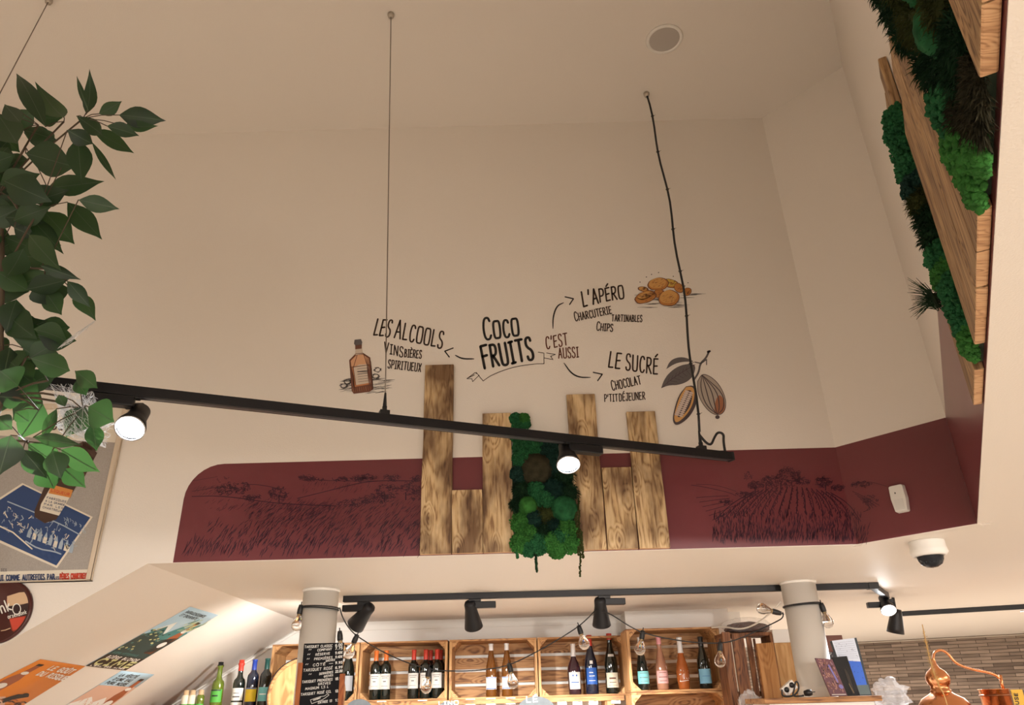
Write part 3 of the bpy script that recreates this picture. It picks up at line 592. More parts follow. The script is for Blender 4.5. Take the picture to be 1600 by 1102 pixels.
m = MB(); m.box(V3(.12, D - .010, .79), (.27, .016, .37)); m.build('backing_board', mat('moss_backing', (.02, .035, .018), .9), mp_)
NB = Vector((0, -1, 0))
def bclump(px, py, rpx, kind, mi, dep=.035, rp2=None):
    p = hy(px, py, D - .02); k = 1 / 318.
    return clump(mp_, p, NB, rpx * k, dep, kind, mi, int(px * 7 + py), ry=(rp2 or rpx) * k)
for a in ((818, 700, 16, 'curl', 0), (835, 698, 18, 'curl', 0), (855, 702, 18, 'curl', 5), (880, 700, 16, 'curl', 5), (815, 718, 14, 'curl', 0), (838, 733, 24, 'ball', 4, .05), (870, 722, 20, 'curl', 5), (882, 745, 18, 'spike', 2), (810, 742, 12, 'curl', 5), (814, 766, 14, 'spike', 2), (838, 765, 13, 'curl', 0),
          (865, 765, 22, 'spike', 5), (890, 770, 15, 'spike', 2), (824, 792, 14, 'ball', 1, .045), (852, 782, 14, 'curl', 0), (806, 790, 10, 'spike', 2), (853, 805, 18, 'spike', 3), (881, 796, 19, 'ball', 0, .055), (865, 822, 14, 'spike', 5), (835, 812, 12, 'curl', 5),
          (812, 818, 14, 'curl', 1), (825, 835, 15, 'curl', 1), (812, 850, 14, 'curl', 1), (840, 850, 16, 'curl', 0), (862, 848, 15, 'curl', 1), (885, 830, 16, 'curl', 1), (892, 850, 14, 'curl', 1), (876, 838, 14, 'curl', 0), (848, 830, 12, 'spike', 2), (828, 858, 12, 'curl', 0), (870, 860, 12, 'curl', 1)):
    bclump(*a)
for a in ((806, 655, 9, 'curl', 0, .03), (818, 656, 9, 'curl', 1, .03), (810, 668, 9, 'curl', 0, .03), (822, 664, 6, 'curl', 0, .02), (803, 684, 6, 'curl', 0, .02)): bclump(*a)
def tendril(px, y0, y1, mi, spread=0):
    m = MB(); a, b_ = hy(px, y0, D - .035), hy(px + 3, y1, D - .035); k = 60; rr = random.Random(px)
    m.tube([a.lerp(b_, i / 10) for i in range(11)], .0028, 6)
    for i in range(k):
        p = a.lerp(b_, i / k); v = Vector((rr.gauss(0, 1), rr.gauss(0, 1), -.6)).normalized(); r_ = .0045
        m.add([p + v * .004 + w_ * r_ for w_ in ICO[0]], ICO[1])
    m.build('hanging_tendril', MG[mi], mp_)
tendril(836, 858, 893, 2); tendril(904, 780, 902, 3); tendril(900, 800, 868, 3); tendril(908, 830, 872, 3); tendril(806, 855, 872, 0)

# ================================================================== PLANKS AND MOSS, RIGHT WALL
for sa, sb, zt, lab in ((1.485, 1.60, 1.24, 'short plank nearest the far corner of the right wall'), (1.60, 1.715, 1.36, 'second plank from the far corner on the right wall, beside the moss strip'),
                        (1.725, 1.795, 1.40, 'narrow-looking plank with its top free above the moss strip on the right wall'),
                        (1.852, 1.972, 1.12, 'plank along the near edge of the moss strip on the right wall'), (1.974, 2.098, 1.19, 'second plank between the two moss patches of the right wall'), (2.10, 2.222, 1.12, 'third plank between the two moss patches of the right wall'), (2.224, 2.35, 1.25, 'plank under the lower end of the large moss patch'),
                        (2.62, 2.728, 1.9, 'plank at the top right of the photo with a ringed end'), (2.731, 2.86, 1.7, 'plank cut by the top right edge of the photo')):
    m = MB(); zb = SOF + .006 + R.uniform(0, .004)
    if abs(sa - 1.725) < .001: zb = 1.10
    plank_box(m, W2, sa, sb, zb, zt, .0015, .0205); tag(m.build('wooden_plank', [PLANK2, ENDG], bevel=.003), lab, 'plank', 'planks on the right wall')
N23 = Vector((N2.x, N2.y, 0))
ms = thing('moss_panel', 'narrow strip of dark green moss between planks on the right wall', 'moss panel', W2(1.78, 0, SOF))
m = MB(); m.prism([W2(1.722, .0, SOF + .02), W2(1.846, .0, SOF + .02), W2(1.846, .0, 1.15), W2(1.722, .0, 1.15)], (N2.x * .012, N2.y * .012, 0)); m.build('backing_board', _M['moss_backing'], ms)
for z, kd, mi, dp in ((.635, 'curl', 1, .014), (.67, 'curl', 0, .016), (.71, 'curl', 0, .020), (.75, 'curl', 0, .022), (.79, 'curl', 1, .026), (.83, 'curl', 0, .028), (.88, 'spike', 2, .03), (.93, 'spike', 2, .03), (.97, 'spike', 3, .035), (1.02, 'curl', 5, .03), (1.07, 'curl', 0, .03), (1.12, 'curl', 0, .03), (1.17, 'curl', 0, .032), (1.205, 'curl', 0, .028)):
    clump(ms, W2(1.785 + R.uniform(-.012, .012), .012, z), N23, .055, dp + .012, kd, mi, int(z * 1000), ry=.035)
m = MB(); rr = random.Random(5)                      # tuft of fine dark needles standing out from the strip
p0 = hplane(1466, 470, W2(1.8, .03, 1), N23)
for k in range(110):
    tgt = hplane(rr.uniform(1416, 1440), rr.uniform(432, 500), W2(1.8, .075, 1), N23); tgt = p0.lerp(tgt, rr.uniform(.6, 1.05)); md = p0.lerp(tgt, .5) + Vector((0, 0, rr.uniform(.002, .008)))
    st = p0 + Vector((rr.uniform(-.006, .006), rr.uniform(-.02, .02), rr.uniform(-.02, .02)))
    m.tube([st, md, tgt], [.0011, .0009, .0004], 4)
m.build('needle_tuft', MG[2], ms)
ml = thing('moss_panel', 'large patch of green and brown moss between planks at the upper right', 'moss panel', W2(2.48, 0, SOF))
m = MB(); m.prism([W2(2.36, .0, SOF + .02), W2(2.615, .0, SOF + .02), W2(2.615, .0, 1.7), W2(2.36, .0, 1.7)], (N2.x * .012, N2.y * .012, 0)); m.build('backing_board', _M['moss_backing'], ml)
for s_, z, kd, mi, dp, r_ in ((2.37, .635, 'curl', 1, .022, .05), (2.42, .66, 'curl', 1, .026, .05), (2.36, .70, 'curl', 1, .026, .05), (2.46, .62, 'curl', 1, .016, .04), (2.43, .71, 'curl', 0, .03, .05), (2.38, .76, 'curl', 0, .028, .045), (2.47, .67, 'spike', 4, .022, .05), (2.52, .63, 'spike', 4, .016, .05), (2.57, .63, 'spike', 4, .014, .05), (2.52, .70, 'spike', 2, .024, .05), (2.57, .70, 'spike', 2, .022, .05), (2.45, .78, 'spike', 2, .03, .06), (2.39, .83, 'spike', 2, .032, .05),
                              (2.52, .78, 'ball', 0, .036, .045), (2.57, .77, 'spike', 3, .028, .05), (2.46, .86, 'spike', 3, .036, .06), (2.40, .92, 'spike', 3, .036, .06), (2.54, .86, 'curl', 0, .034, .05), (2.59, .84, 'spike', 2, .03, .05), (2.48, .95, 'spike', 3, .04, .06), (2.40, 1.02, 'spike', 3, .042, .07), (2.55, .95, 'spike', 3, .036, .06), (2.58, 1.05, 'spike', 2, .036, .06), (2.48, 1.06, 'spike', 2, .042, .07), (2.40, 1.14, 'spike', 2, .044, .07), (2.52, 1.18, 'spike', 2, .042, .08), (2.42, 1.28, 'spike', 2, .044, .08), (2.54, 1.32, 'spike', 2, .04, .08), (2.44, 1.42, 'spike', 3, .04, .08), (2.30, 1.0, 'spike', 2, .034, .06), (2.26, 1.1, 'spike', 2, .036, .06), (2.22, 1.2, 'spike', 2, .036, .06), (2.28, 1.28, 'spike', 2, .036, .06)):
    clump(ml, W2(s_, .012, z), N23, r_, dp, kd, mi, int(s_ * 997 + z * 1000), ry=r_ * .85)

# ================================================================== LAMPS
LENS = mat('lit_lamp_lens', (1, 1, 1), .4, emit=(.92, .97, 1.0), es=28)
LENSD = mat('lamp_lens', (.6, .6, .6), .15)
CHROME = mat('lamp_rim', (.55, .55, .58), .25, metal=1)
def spot_light(parent, loc, d, energy, angle, color=(.93, .96, 1.0), blend=.6, r=.03):
    L = bpy.data.lights.new('lamp_light', 'SPOT'); L.energy = energy; L.spot_size = math.radians(angle); L.spot_blend = blend; L.color = color; L.shadow_soft_size = r
    o = bpy.data.objects.new('lamp_light', L); COL.objects.link(o); o.parent = parent; o.location = Vector(loc) - parent.location
    o.rotation_euler = Vector(d).to_track_quat('-Z', 'Y').to_euler(); return o
TZ = .95
T0, T1 = hz(150, 607, TZ), hz(1140, 714, TZ); TD = (T1 - T0).normalized(); TE = T0 - TD * .9
TN = Vector((-TD.y, TD.x, 0)); 
tr = thing('lighting_track', 'long black lighting track hung on wires across the high space', 'lighting track', (T0 + T1) / 2)
RT = Matrix((TD, TN, Vector((0, 0, 1)))).transposed()
m = MB(); m.box((TE + T1) / 2, ((T1 - TE).length, .036, .034), rot=RT); m.box((TE + T1) / 2 - Vector((0, 0, .0175)), ((T1 - TE).length - .03, .016, .002), 1, RT)
m.build('rail', [BLACK, mat('track_groove', (.05, .05, .055), .3)], tr, bevel=.0025)
m = MB(); m.box(T1 + TD * .006, (.012, .04, .038), rot=RT); m.build('end_cap', BLACKP, tr, bevel=.003)
def on_track(px):
    best = min((abs((lambda q: q)(0)), 0) for _ in (0,)); lo = -.9; hi = (T1 - T0).length
    def sx(t):
        p = T0 + TD * t - O; a_, b_, c_ = p.dot(_r), p.dot(_u), p.dot(_f); return 800 + a_ / c_ * F
    for _ in range(50):
        mid = (lo + hi) / 2
        if sx(mid) < px: lo = mid
        else: hi = mid
    return T0 + TD * lo
A1 = on_track(600); A2 = on_track(1097)
for A_ in (A1, A2):
    m = MB(); m.box(A_ + Vector((0, 0, .024)), (.036, .03, .02), rot=RT); m.box(A_ + Vector((0, 0, .04)), (.016, .012, .024), rot=RT); m.tube([A_ + Vector((0, 0, .05)), A_ + Vector((0, 0, .105))], [.008, .004], 8)
    m.build('suspension_clip', BLACKP, tr, bevel=.002)
top1, top2, top3 = hz(611, 22, CEIL), hz(1010, 146, CEIL), hz(77, 0, CEIL)
def hang(label, a, b, r, m_, sag=0, name='suspension_wire', ties=False):
    t_ = thing(name, label, 'wire', b)
    pts = [a.lerp(b, i / 24) + Vector((.01 * math.sin(i * .9), 0, 0)) * sag + Vector((sag * .05 * math.sin(math.pi * i / 24), 0, 0)) for i in range(25)]
    m = MB(); m.tube(pts, r, 8); m.build('wire', m_, t_)
    m = MB(); m.lathe([(0, -.022), (.012, -.022), (.016, -.01), (.016, 0), (0, 0)], 16, T=Matrix.Translation(a)); m.build('ceiling_anchor', mat('anchor_metal', (.45, .4, .34), .4, metal=.6), t_)
    if ties:
        m = MB()
        for i in range(2, 24, 3): m.tube([pts[i] + Vector((math.cos(q) * .0075, math.sin(q) * .0075, 0)) for q in [k * .785 for k in range(8)]], .0018, 5, closed=True); m.tube([pts[i], pts[i] + Vector((.016, -.004, .004))], .001, 4)
        m.build('cable_tie', BLACKP, t_)
    return t_
hang('thin steel wire from the ceiling to the middle of the long track', top1, A1 + Vector((0, 0, .10)), .0022, WIREM)
hang('black cable tied along a wire to the right end of the long track', top2, A2 + Vector((0, 0, .10)), .0055, BLACKP, .6, ties=True)
A3 = T0 - TD * .62; hang('thin wire at the upper left dropping behind the leaves', top3, A3 + Vector((0, 0, .018)), .0022, WIREM)
m = MB(); q0 = A2 + Vector((0, 0, .085)); e = T1 - TD * .02 + Vector((0, 0, .016))
cp = [q0, q0 + TD * .03 + Vector((0, 0, -.035)), q0 + TD * .055 + Vector((0, 0, -.04)), q0 + TD * .075 + Vector((0, 0, -.005)), q0 + TD * .10 + Vector((0, 0, .025)), q0 + TD * .13 + Vector((0, 0, .018)), e + Vector((0, 0, .055)), e]
def sm3(p, it=3):
    for _ in range(it):
        q = [p[0]]
        for a, b_ in zip(p, p[1:]): q += [a.lerp(b_, .25), a.lerp(b_, .75)]
        p = q + [p[-1]]
    return p
m.tube(sm3(cp), .0055, 8); m.build('feed_cable', BLACKP, tr)
def par_spot(label, at_, lens, d, energy, angle, box_dir, name='track_spotlight'):
    """round lamp on a driver box under a track; lens = centre of the glass, d = where it shines"""
    t_ = thing(name, label, 'spotlight', at_, 'lit spotlights'); d = Vector(d).normalized(); T = TR(lens, d) @ Matrix.Scale(.88, 4)
    m = MB(); bx = at_ + Vector(box_dir) * .055 + Vector((0, 0, -.036)); rt = frame((0, 0, 1), box_dir); m.box(bx, (.15, .04, .034), rot=rt); m.build('driver_box', BLACK, t_, bevel=.004)
    m = MB(); m.box(at_ + Vector((0, 0, -.013)), (.07, .026, .02), rot=rt); m.build('track_adapter', BLACKP, t_, bevel=.002)
    m = MB(); m.lathe([(0, -.125), (.026, -.125), (.034, -.118), (.036, -.06), (.044, -.035), (.052, -.008), (.053, .004), (.049, .004), (.047, -.006), (0, -.012)], 40, T=T); hd = m.build('lamp_head', BLACK, t_)
    m = MB(); m.lathe([(.048, .004), (.053, .0045), (.0535, .009), (.049, .010), (.048, .004)], 40, T=T); m.build('lamp_rim', CHROME, hd)
    m = MB(); m.lathe([(0, .003), (.03, .002), (.046, -.002)], 40, T=T); m.build('lens', LENS, hd, label='glowing white lens')
    m = MB(); k = lens - d * .10; m.tube([at_ + Vector((0, 0, -.05)), k + Vector((0, 0, .02)), k], .011, 10); m.build('swivel_arm', BLACKP, t_)
    spot_light(t_, lens + d * .02, d, energy, angle)
    return t_
def head_at(px, py, track_pt, dz): return hy(px, py, 1) if False else None
S1 = on_track(203); l1 = hplane(204, 668, S1 + Vector((0, -.02, 0)), TN); par_spot('lit spotlight under the left of the hung track, beside the leaves', S1, l1, (.12, -.62, -.78), 35, 95, -TD)
S2 = on_track(893); l2 = hplane(888, 725, S2 + Vector((0, -.015, 0)), TN); par_spot('lit spotlight under the hung track in front of the moss panel', S2, l2, (.02, -.5, -.86), 25, 95, TD)

# tracks on the low ceiling
def rail(m, a, b): 
    d = b - a; m.box((a + b) / 2 + Vector((0, 0, -.017)), (d.length, .035, .034), rot=frame((0, 0, 1), d))
ka, kb = hz(537, 932, SOF), hz(1362, 911, SOF); kc = hz(1384, 927, SOF)
tk = thing('lighting_track', 'black lighting track fixed to the low ceiling above the crates', 'lighting track', (ka + kb) / 2)
# the run passes behind the right column
m = MB(); rail(m, ka, kb); m.build('rail', BLACK, tk, bevel=.002)
m = MB(); m.box(kb + Vector((0, 0, -.018)), (.06, .045, .036)); m.build('corner_joint', BLACKP, tk, bevel=.003)
m = MB(); rail(m, kb, kc); m.build('rail', BLACK, tk, bevel=.002)
r1, r2 = hz(1408, 956, SOF), hz(1660, 941, SOF)
tk2 = thing('lighting_track', 'black lighting track on the low ceiling at the right edge', 'lighting track', (r1 + r2) / 2)
m = MB(); rail(m, r1, r2); m.build('rail', BLACK, tk2, bevel=.002)
m = MB(); m.box(hz(1598, 947, SOF) + Vector((0, -.01, -.038)), (.06, .03, .012)); m.build('connector', mat('grey_connector', (.5, .5, .5), .5), tk2, bevel=.002)
def can_spot(label, px, top_y, d, boxd, energy, angle, col=(1, .97, .92), blend=.7):
    p = ka + (kb - ka) * ((px - 537) / (1362 - 537)); # along the run
    at_ = hplane(px, top_y, ka, Vector((kb.y - ka.y, ka.x - kb.x, 0)).normalized()); at_.z = SOF + CZ - .034
    t_ = thing('track_spotlight', label, 'spotlight', at_, 'black can spotlights on the low ceiling'); d = Vector(d).normalized(); b_ = Vector(boxd).normalized()
    m = MB(); m.box(at_ + Vector((0, 0, -.008)), (.07, .026, .016), rot=frame((0, 0, 1), b_)); m.build('track_adapter', BLACKP, t_, bevel=.002)
    m = MB(); m.box(at_ + b_ * .045 + Vector((0, 0, -.033)), (.15, .042, .036), rot=frame((0, 0, 1), b_)); m.build('driver_box', BLACK, t_, bevel=.004)
    j = at_ - b_ * .025 + Vector((0, 0, -.045)); T = TR(j, d)
    m = MB(); m.lathe([(0, -.035), (.028, -.034), (.034, -.02), (.034, .01), (.042, .06), (.052, .115), (.053, .125), (.049, .125), (.044, .10), (0, .09)], 32, T=T); hd = m.build('lamp_head', BLACK, t_)
    m = MB(); m.lathe([(0, .104), (.045, .104)], 24, T=T); m.build('lens', LENS, hd, label='glowing white lens')
    spot_light(t_, j + d * .135, d, energy, angle, col, blend)
    return t_
can_spot('black can spotlight right of the left column', 568, 946, (-.62, .50, -.62), (-1, .1, 0), 45, 150, blend=1.0)
can_spot('black can spotlight halfway between the columns', 742, 940, (.12, .62, -.85), (1, .0, 0), 60, 110)
can_spot('black can spotlight the string lights are hooked to', 944, 936, (.05, .55, -.95), (1, .1, 0), 55, 110)
S3 = kc + Vector((0, 0, -.034)); l3 = hy(1388, 953, S3.y - .05)
can = par_spot('lit spotlight at the end of the low ceiling track, right of the right column', S3, l3, (-.15, -.62, -.75), 70, 100, Vector((-1, .1, 0)))
t_ = thing('track_spotlight', 'dark spotlight just below the lit one right of the right column', 'spotlight', Vector((hy(1400, 955, kc.y + .25).x, kc.y + .25, SOF + CZ - .002)))
m = MB(); T = TR(hy(1400, 967, kc.y + .25), (-.15, .25, -.9)); m.lathe([(0, -.06), (.03, -.06), (.036, -.03), (.05, .06), (.054, .09), (.05, .09), (0, .07)], 32, T=T); m.build('lamp_head', BLACK, t_)
m = MB(); m.tube([t_.location, hy(1400, 960, kc.y + .25)], .01, 8); m.build('swivel_arm', BLACKP, t_)

# ceiling speaker
sp = thing('ceiling_speaker', 'round white speaker grille set in the high ceiling', 'speaker', hz(1038, 61, CEIL))
T = Matrix.Translation(sp.location)
m = MB(); m.lathe([(.074, -.002), (.078, -.010), (.088, -.008), (.092, 0), (.074, 0)], 48, T=T); m.build('bezel', WHITE, sp)
GR = mat('speaker_grille', (.48, .44, .40), .7, bump=.3, bscale=700); m = MB(); m.lathe([(0, -.009), (.05, -.008), (.076, -.004)], 48, T=T); m.build('grille', GR, sp)
# dome camera
dc = thing('dome_camera', 'white security dome camera on the low ceiling at the right', 'security camera', hz(1447, 846, SOF)); T = Matrix.Translation(dc.location)
m = MB(); m.lathe([(0, 0), (.068, 0), (.070, -.004), (.070, -.030), (.072, -.034), (.074, -.05), (.064, -.062), (.052, -.064), (.05, -.05), (0, -.05)], 48, T=T); m.build('housing', mat('camera_white', (.78, .76, .72), .4), dc)
m = MB(); m.lathe([(.052, -.062), (.050, -.078), (.040, -.096), (.022, -.107), (0, -.111)], 40, T=T); m.build('dome', mat('dome_glass', (.10, .11, .13), .03, trans=.8, ior=1.2), dc)
m = MB(); m.lathe([(0, -.062), (.036, -.062), (.036, -.078), (.02, -.092), (0, -.095)], 32, T=T); hd = m.build('lens_ball', mat('camera_black', (.01, .01, .012), .3), dc)
m = MB()
for k in range(14):
    a = k / 14 * 6.283; m.lathe([(0, -.0035), (.0035, 0), (0, .0035)], 8, T=T @ Matrix.Translation((.030 * math.cos(a), .030 * math.sin(a), -.087)))
m.build('infrared_leds', mat('led_dots', (.4, .42, .45), .2), hd)
# motion sensor on the short wall
n1 = Vector((N1.x, N1.y, 0)); u1 = Vector((U1.x, U1.y, 0)); c0 = hplane(1408, 780, Vector((C1.x, C1.y, 0)), n1)
ps = thing('motion_sensor', 'white motion sensor box on the burgundy band', 'motion sensor', c0 - Vector((0, 0, .055)))
RW = Matrix((u1, n1, Vector((0, 0, 1)))).transposed()
m = MB(); prof = [(-.030, .052), (-.024, .056), (.024, .056), (.030, .052), (.032, 0), (.026, -.055), (.020, -.058), (-.020, -.058), (-.026, -.055), (-.032, 0)]
def wl(x, y, z): return c0 + u1 * x + n1 * y + Vector((0, 0, z))
a = [wl(x, .001, z) for x, z in prof]; b_ = [wl(x * .96, .030, z * .97) for x, z in prof]; n_ = len(prof)
m.add(a + b_, [list(range(n_))[::-1], list(range(n_, 2 * n_))] + [(i, (i + 1) % n_, n_ + (i + 1) % n_, n_ + i) for i in range(n_)]); m.build('housing', mat('sensor_white', (.76, .74, .70), .4), ps, bevel=.004, seg=3)
m = MB(); m.box(wl(-.006, .0302, .022), (.004, .002, .007), rot=RW); m.build('indicator_window', BLACK, ps, label='tiny black window')
m = MB(); m.box(wl(0, .0305, -.027), (.036, .003, .044), rot=RW); m.build('lens_window', mat('sensor_lens', (.70, .69, .66), .3), ps, bevel=.002)

# ================================================================== POSTERS ON THE LEFT
po = thing('framed_poster', 'large liqueur poster with a brown bottle on a blue engraving, framed, left', 'poster', V3(-2.3, D, .52))
xa, xb, za, zb = -2.86, -1.824, .524, 1.34
m = MB(); 
for c_, s_ in (((xb - .011, za + (zb - za) / 2), (.022, zb - za)), ((xa + .011, za + (zb - za) / 2), (.022, zb - za)), (((xa + xb) / 2, za + .003), (xb - xa, .006)), (((xa + xb) / 2, zb - .011), (xb - xa, .022))): m.box(V3(c_[0], D - .010, c_[1]), (s_[0], .018, s_[1]))
m.build('frame', mat('pale_frame', (.62, .52, .40), .5), po, bevel=.003)
PGR = mat('poster_grey', (.36, .33, .30), .5, var=.12, vscale=300); PCR = mat('poster_cream', (.72, .66, .55), .5); PBL = mat('poster_blue', (.022, .055, .16), .5); PLB = mat('poster_pale_blue', (.35, .42, .50), .5); PRD = mat('poster_red', (.55, .06, .03), .5); POR = mat('poster_orange', (.62, .25, .06), .5)
PBN = mat('poster_brown', (.06, .03, .02), .4); PTX = mat('poster_navy_text', (.03, .05, .13), .5)
m = MB(); m.box(V3((xa + xb) / 2, D - .003, (za + zb) / 2), (xb - xa - .03, .004, zb - za - .03)); m.build('paper', PCR, po)
f = Flat(PY(D), .0055)
f.poly([(-260, 665), (182, 692), (138, 890), (-260, 900)], 0, 0)
f.poly([(35, 755), (145, 808), (89, 888), (-60, 822), (-22, 792)], 1, 1); f.poly([(36, 758), (141, 809), (88, 884), (-54, 820), (-18, 793)], 2, 2)
f.stroke([(12, 784), (52, 800), (100, 822), (125, 836)], 1.8, 3, 3); f.stroke([(-10, 818), (20, 832), (50, 858)], 2.2, 1, 3); f.stroke(chaikin([(40, 846), (60, 858), (85, 862), (95, 866)], 1), 2.2, 3, 3)
rr = random.Random(11)
for k in range(9): 
    x, y = 44 + k * 8.2, 830 + k * 3.0; f.poly([(x, y), (x + 5.5, y + 2), (x + 3, y + 11), (x - 2.5, y + 9)], 1 if k % 2 else 3, 4); f.poly([(x, y), (x + 5.5, y + 2), (x + 5, y - 8)], 3, 4)
for k in range(60): 
    x, y = rr.uniform(5, 120), 0; y = 790 + (x - 10) * .33 + rr.uniform(0, 40); f.stroke([(x, y), (x + rr.uniform(-3, 5), y + rr.uniform(-4, 6)), (x + rr.uniform(-5, 7), y + rr.uniform(2, 9))], rr.uniform(.5, 1.5), rr.choice((1, 3, 3)), 4, cap=False)
for k in range(22): 
    x = rr.uniform(98, 132); y = 805 + (x - 98) * .4 + rr.uniform(0, 12); f.stroke([(x, y), (x + 2, y + 2), (x + 1, y + 5)], .8, 3, 4, cap=False)
f.poly([(78, 740), (122, 755), (88, 812), (70, 818), (54, 808), (54, 798)], 4, 5); f.poly([(100, 705), (130, 690), (152, 708), (124, 760), (80, 742)], 4, 5); f.poly([(128, 700), (143, 668), (155, 668), (150, 705)], 4, 5)
f.poly([(79, 762), (113, 770), (104, 786), (92, 806), (62, 798), (64, 788)], 1, 6); f.poly([(80, 757), (114, 766), (110, 778), (76, 771)], 5, 7); f.text("LIQUEUR", (80, 768), (108, 775), 4, .8, 6, 8)
for k in range(4): f.text(("FABRIQUÉE", "A LA GRANDE", "PAR LES", "CHARTREUX")[k].replace('QUÉE', 'QUEE'), (73 - k * 2.2, 779 + k * 5), (103 - k * 2.4, 786 + k * 5), 3, .6, 7, 8)
f.text("GRANDE", (35, 670), (98, 672), 12, 2, 4, 3)
f.text("CHARTREUX", (68, 701), (132, 703), 0.01, .01, 4, 3) if False else None
f.text("ICI", (2, 893), (10, 893), 4, .8, 8, 3)
f.text("AUJOURD'HUI COMME AUTREFOIS PAR", (-36, 908), (85, 905.5), 8, 1.7, 7, 2); f.text("LES", (86, 905.5), (92, 905.3), 4, .9, 7, 2); f.text("PÈRES CHARTREUX", (94, 905.2), (138, 904), 8, 1.8, 6, 2)
f.build('print', [PGR, PCR, PBL, PLB, PBN, POR, PRD, PTX, GREYL], po)
# round beer tray
bt = thing('round_beer_sign', 'round dark red beer sign with a painted glass under the large poster', 'sign', hy(4, 957, D)); RR = .127
m = MB(); T = TR(bt.location + Vector((0, -.001, 0)), (0, -1, 0)); m.lathe([(0, .004), (RR - .02, .004), (RR - .012, .012), (RR - .004, .014), (RR, .010), (RR, 0), (0, 0)], 64, T=T); m.build('tray', mat('tray_maroon', (.06, .012, .010), .3), bt)
f = Flat(PY(D), .0062)
GLS = mat('tray_beer', (.25, .03, .012), .4); FOAM = mat('tray_foam', (.62, .42, .26), .5); TXW = mat('tray_white', (.8, .78, .72), .5); RNG = mat('tray_ring', (.30, .2, .12), .4)
f.poly([(10, 937), (48, 928), (42, 958), (36, 976), (24, 990), (18, 985), (13, 960)], 0, 1); f.poly([(11, 932), (30, 926), (48, 925), (48, 941), (28, 947), (11, 948)], 1, 2); f.poly([(11, 948), (47, 942), (43, 962), (14, 966)], 3, 2); f.poly([(15, 968), (42, 963), (36, 976), (28, 984), (20, 985)], 4, 2)
f.disc(26, 952, 7, 9, 2, 3); f.disc(26, 952, 5.5, 7.5, 3, 4); f.text("Corsendonk", (14, 969), (42, 960), 6, .9, 2, 5) if False else f.text("orsendonk", (13, 967), (42, 959), 6, .9, 2, 5)
f.text("onk", (-6, 962), (18, 953), 17, 2.2, 2, 6); f.stroke([(2, 986), (8, 985), (16, 982)], 1.4, 1, 3)
f.build('print', [GLS, FOAM, TXW, mat('tray_dark', (.03, .01, .01), .4), PRD], bt)

def stair_poster(label, TL, TRr, BL, BR, draw, mats, curl=0):
    """sheet of paper on the sloping underside of the stairs; draw works in 0..1 sheet units (x right, y down)"""
    a, b_, c_ = PS(*TL, .0), PS(*TRr, .0), PS(*BL, .0); d_ = PS(*BR, .0)
    def P(u, v, off): return (a * (1 - u) * (1 - v) + b_ * u * (1 - v) + c_ * (1 - u) * v + d_ * u * v) + NS * (off + .001 + curl * max(0, v - .8) ** 2)
    t_ = thing('paper_poster', label, 'poster', (a + b_ + c_ + d_) / 4, 'beer posters under the stairs')
    m = MB(); k = 12
    vs = [P(u, i / k, .001) for i in range(k + 1) for u in (0, 1)] + [P(u, i / k, .0004) for i in range(k + 1) for u in (0, 1)]; q = 2 * (k + 1)
    m.add(vs, [(2 * i, 2 * i + 1, 2 * i + 3, 2 * i + 2) for i in range(k)] + [(q + 2 * i + 2, q + 2 * i + 3, q + 2 * i + 1, q + 2 * i) for i in range(k)] + [(2 * i, 2 * i + 2, q + 2 * i + 2, q + 2 * i) for i in range(k)] + [(2 * i + 1, q + 2 * i + 1, q + 2 * i + 3, 2 * i + 3) for i in range(k)] + [(0, q, q + 1, 1), (2 * k, 2 * k + 1, q + 2 * k + 1, q + 2 * k)], 0, True)
    m.build('sheet', mats[0], t_)
    f = Flat(P, .0014); draw(f); f.build('print', mats, t_); return t_
BK = INK2; SKY = mat('poster_sky', (.42, .58, .68), .5); TEAL = mat('poster_teal', (.05, .22, .22), .5); DTEAL = mat('poster_dark_teal', (.012, .055, .06), .5); LEAFY = mat('poster_yellow_green', (.60, .62, .30), .5); ORNG = mat('poster_bright_orange', (.66, .21, .03), .5); SALM = mat('poster_salmon', (.70, .45, .34), .5); BOT = mat('poster_bottle', (.35, .10, .04), .5); WHT = mat('poster_white', (.82, .80, .76), .5); PEAK = mat('poster_mountain', (.75, .80, .78), .5)
def fxb(f, x, y0, y1, wd, mi, mc):                   # bottle drawn down the sheet
    f.poly([(x - wd * .22, y0), (x + wd * .22, y0), (x + wd * .25, y0 + (y1 - y0) * .3), (x + wd * .5, y0 + (y1 - y0) * .5), (x + wd * .5, y1), (x - wd * .5, y1), (x - wd * .5, y0 + (y1 - y0) * .5), (x - wd * .25, y0 + (y1 - y0) * .3)], mi, 2)
    f.poly([(x - wd * .26, y0), (x + wd * .26, y0), (x + wd * .26, y0 + (y1 - y0) * .06), (x - wd * .26, y0 + (y1 - y0) * .06)], mc, 3); f.disc(x, y0 + (y1 - y0) * .3, wd * .3, (y1 - y0) * .05, 8, 3, 10)
    f.disc(x, y0 + (y1 - y0) * .72, wd * .36, (y1 - y0) * .09, 8, 3)
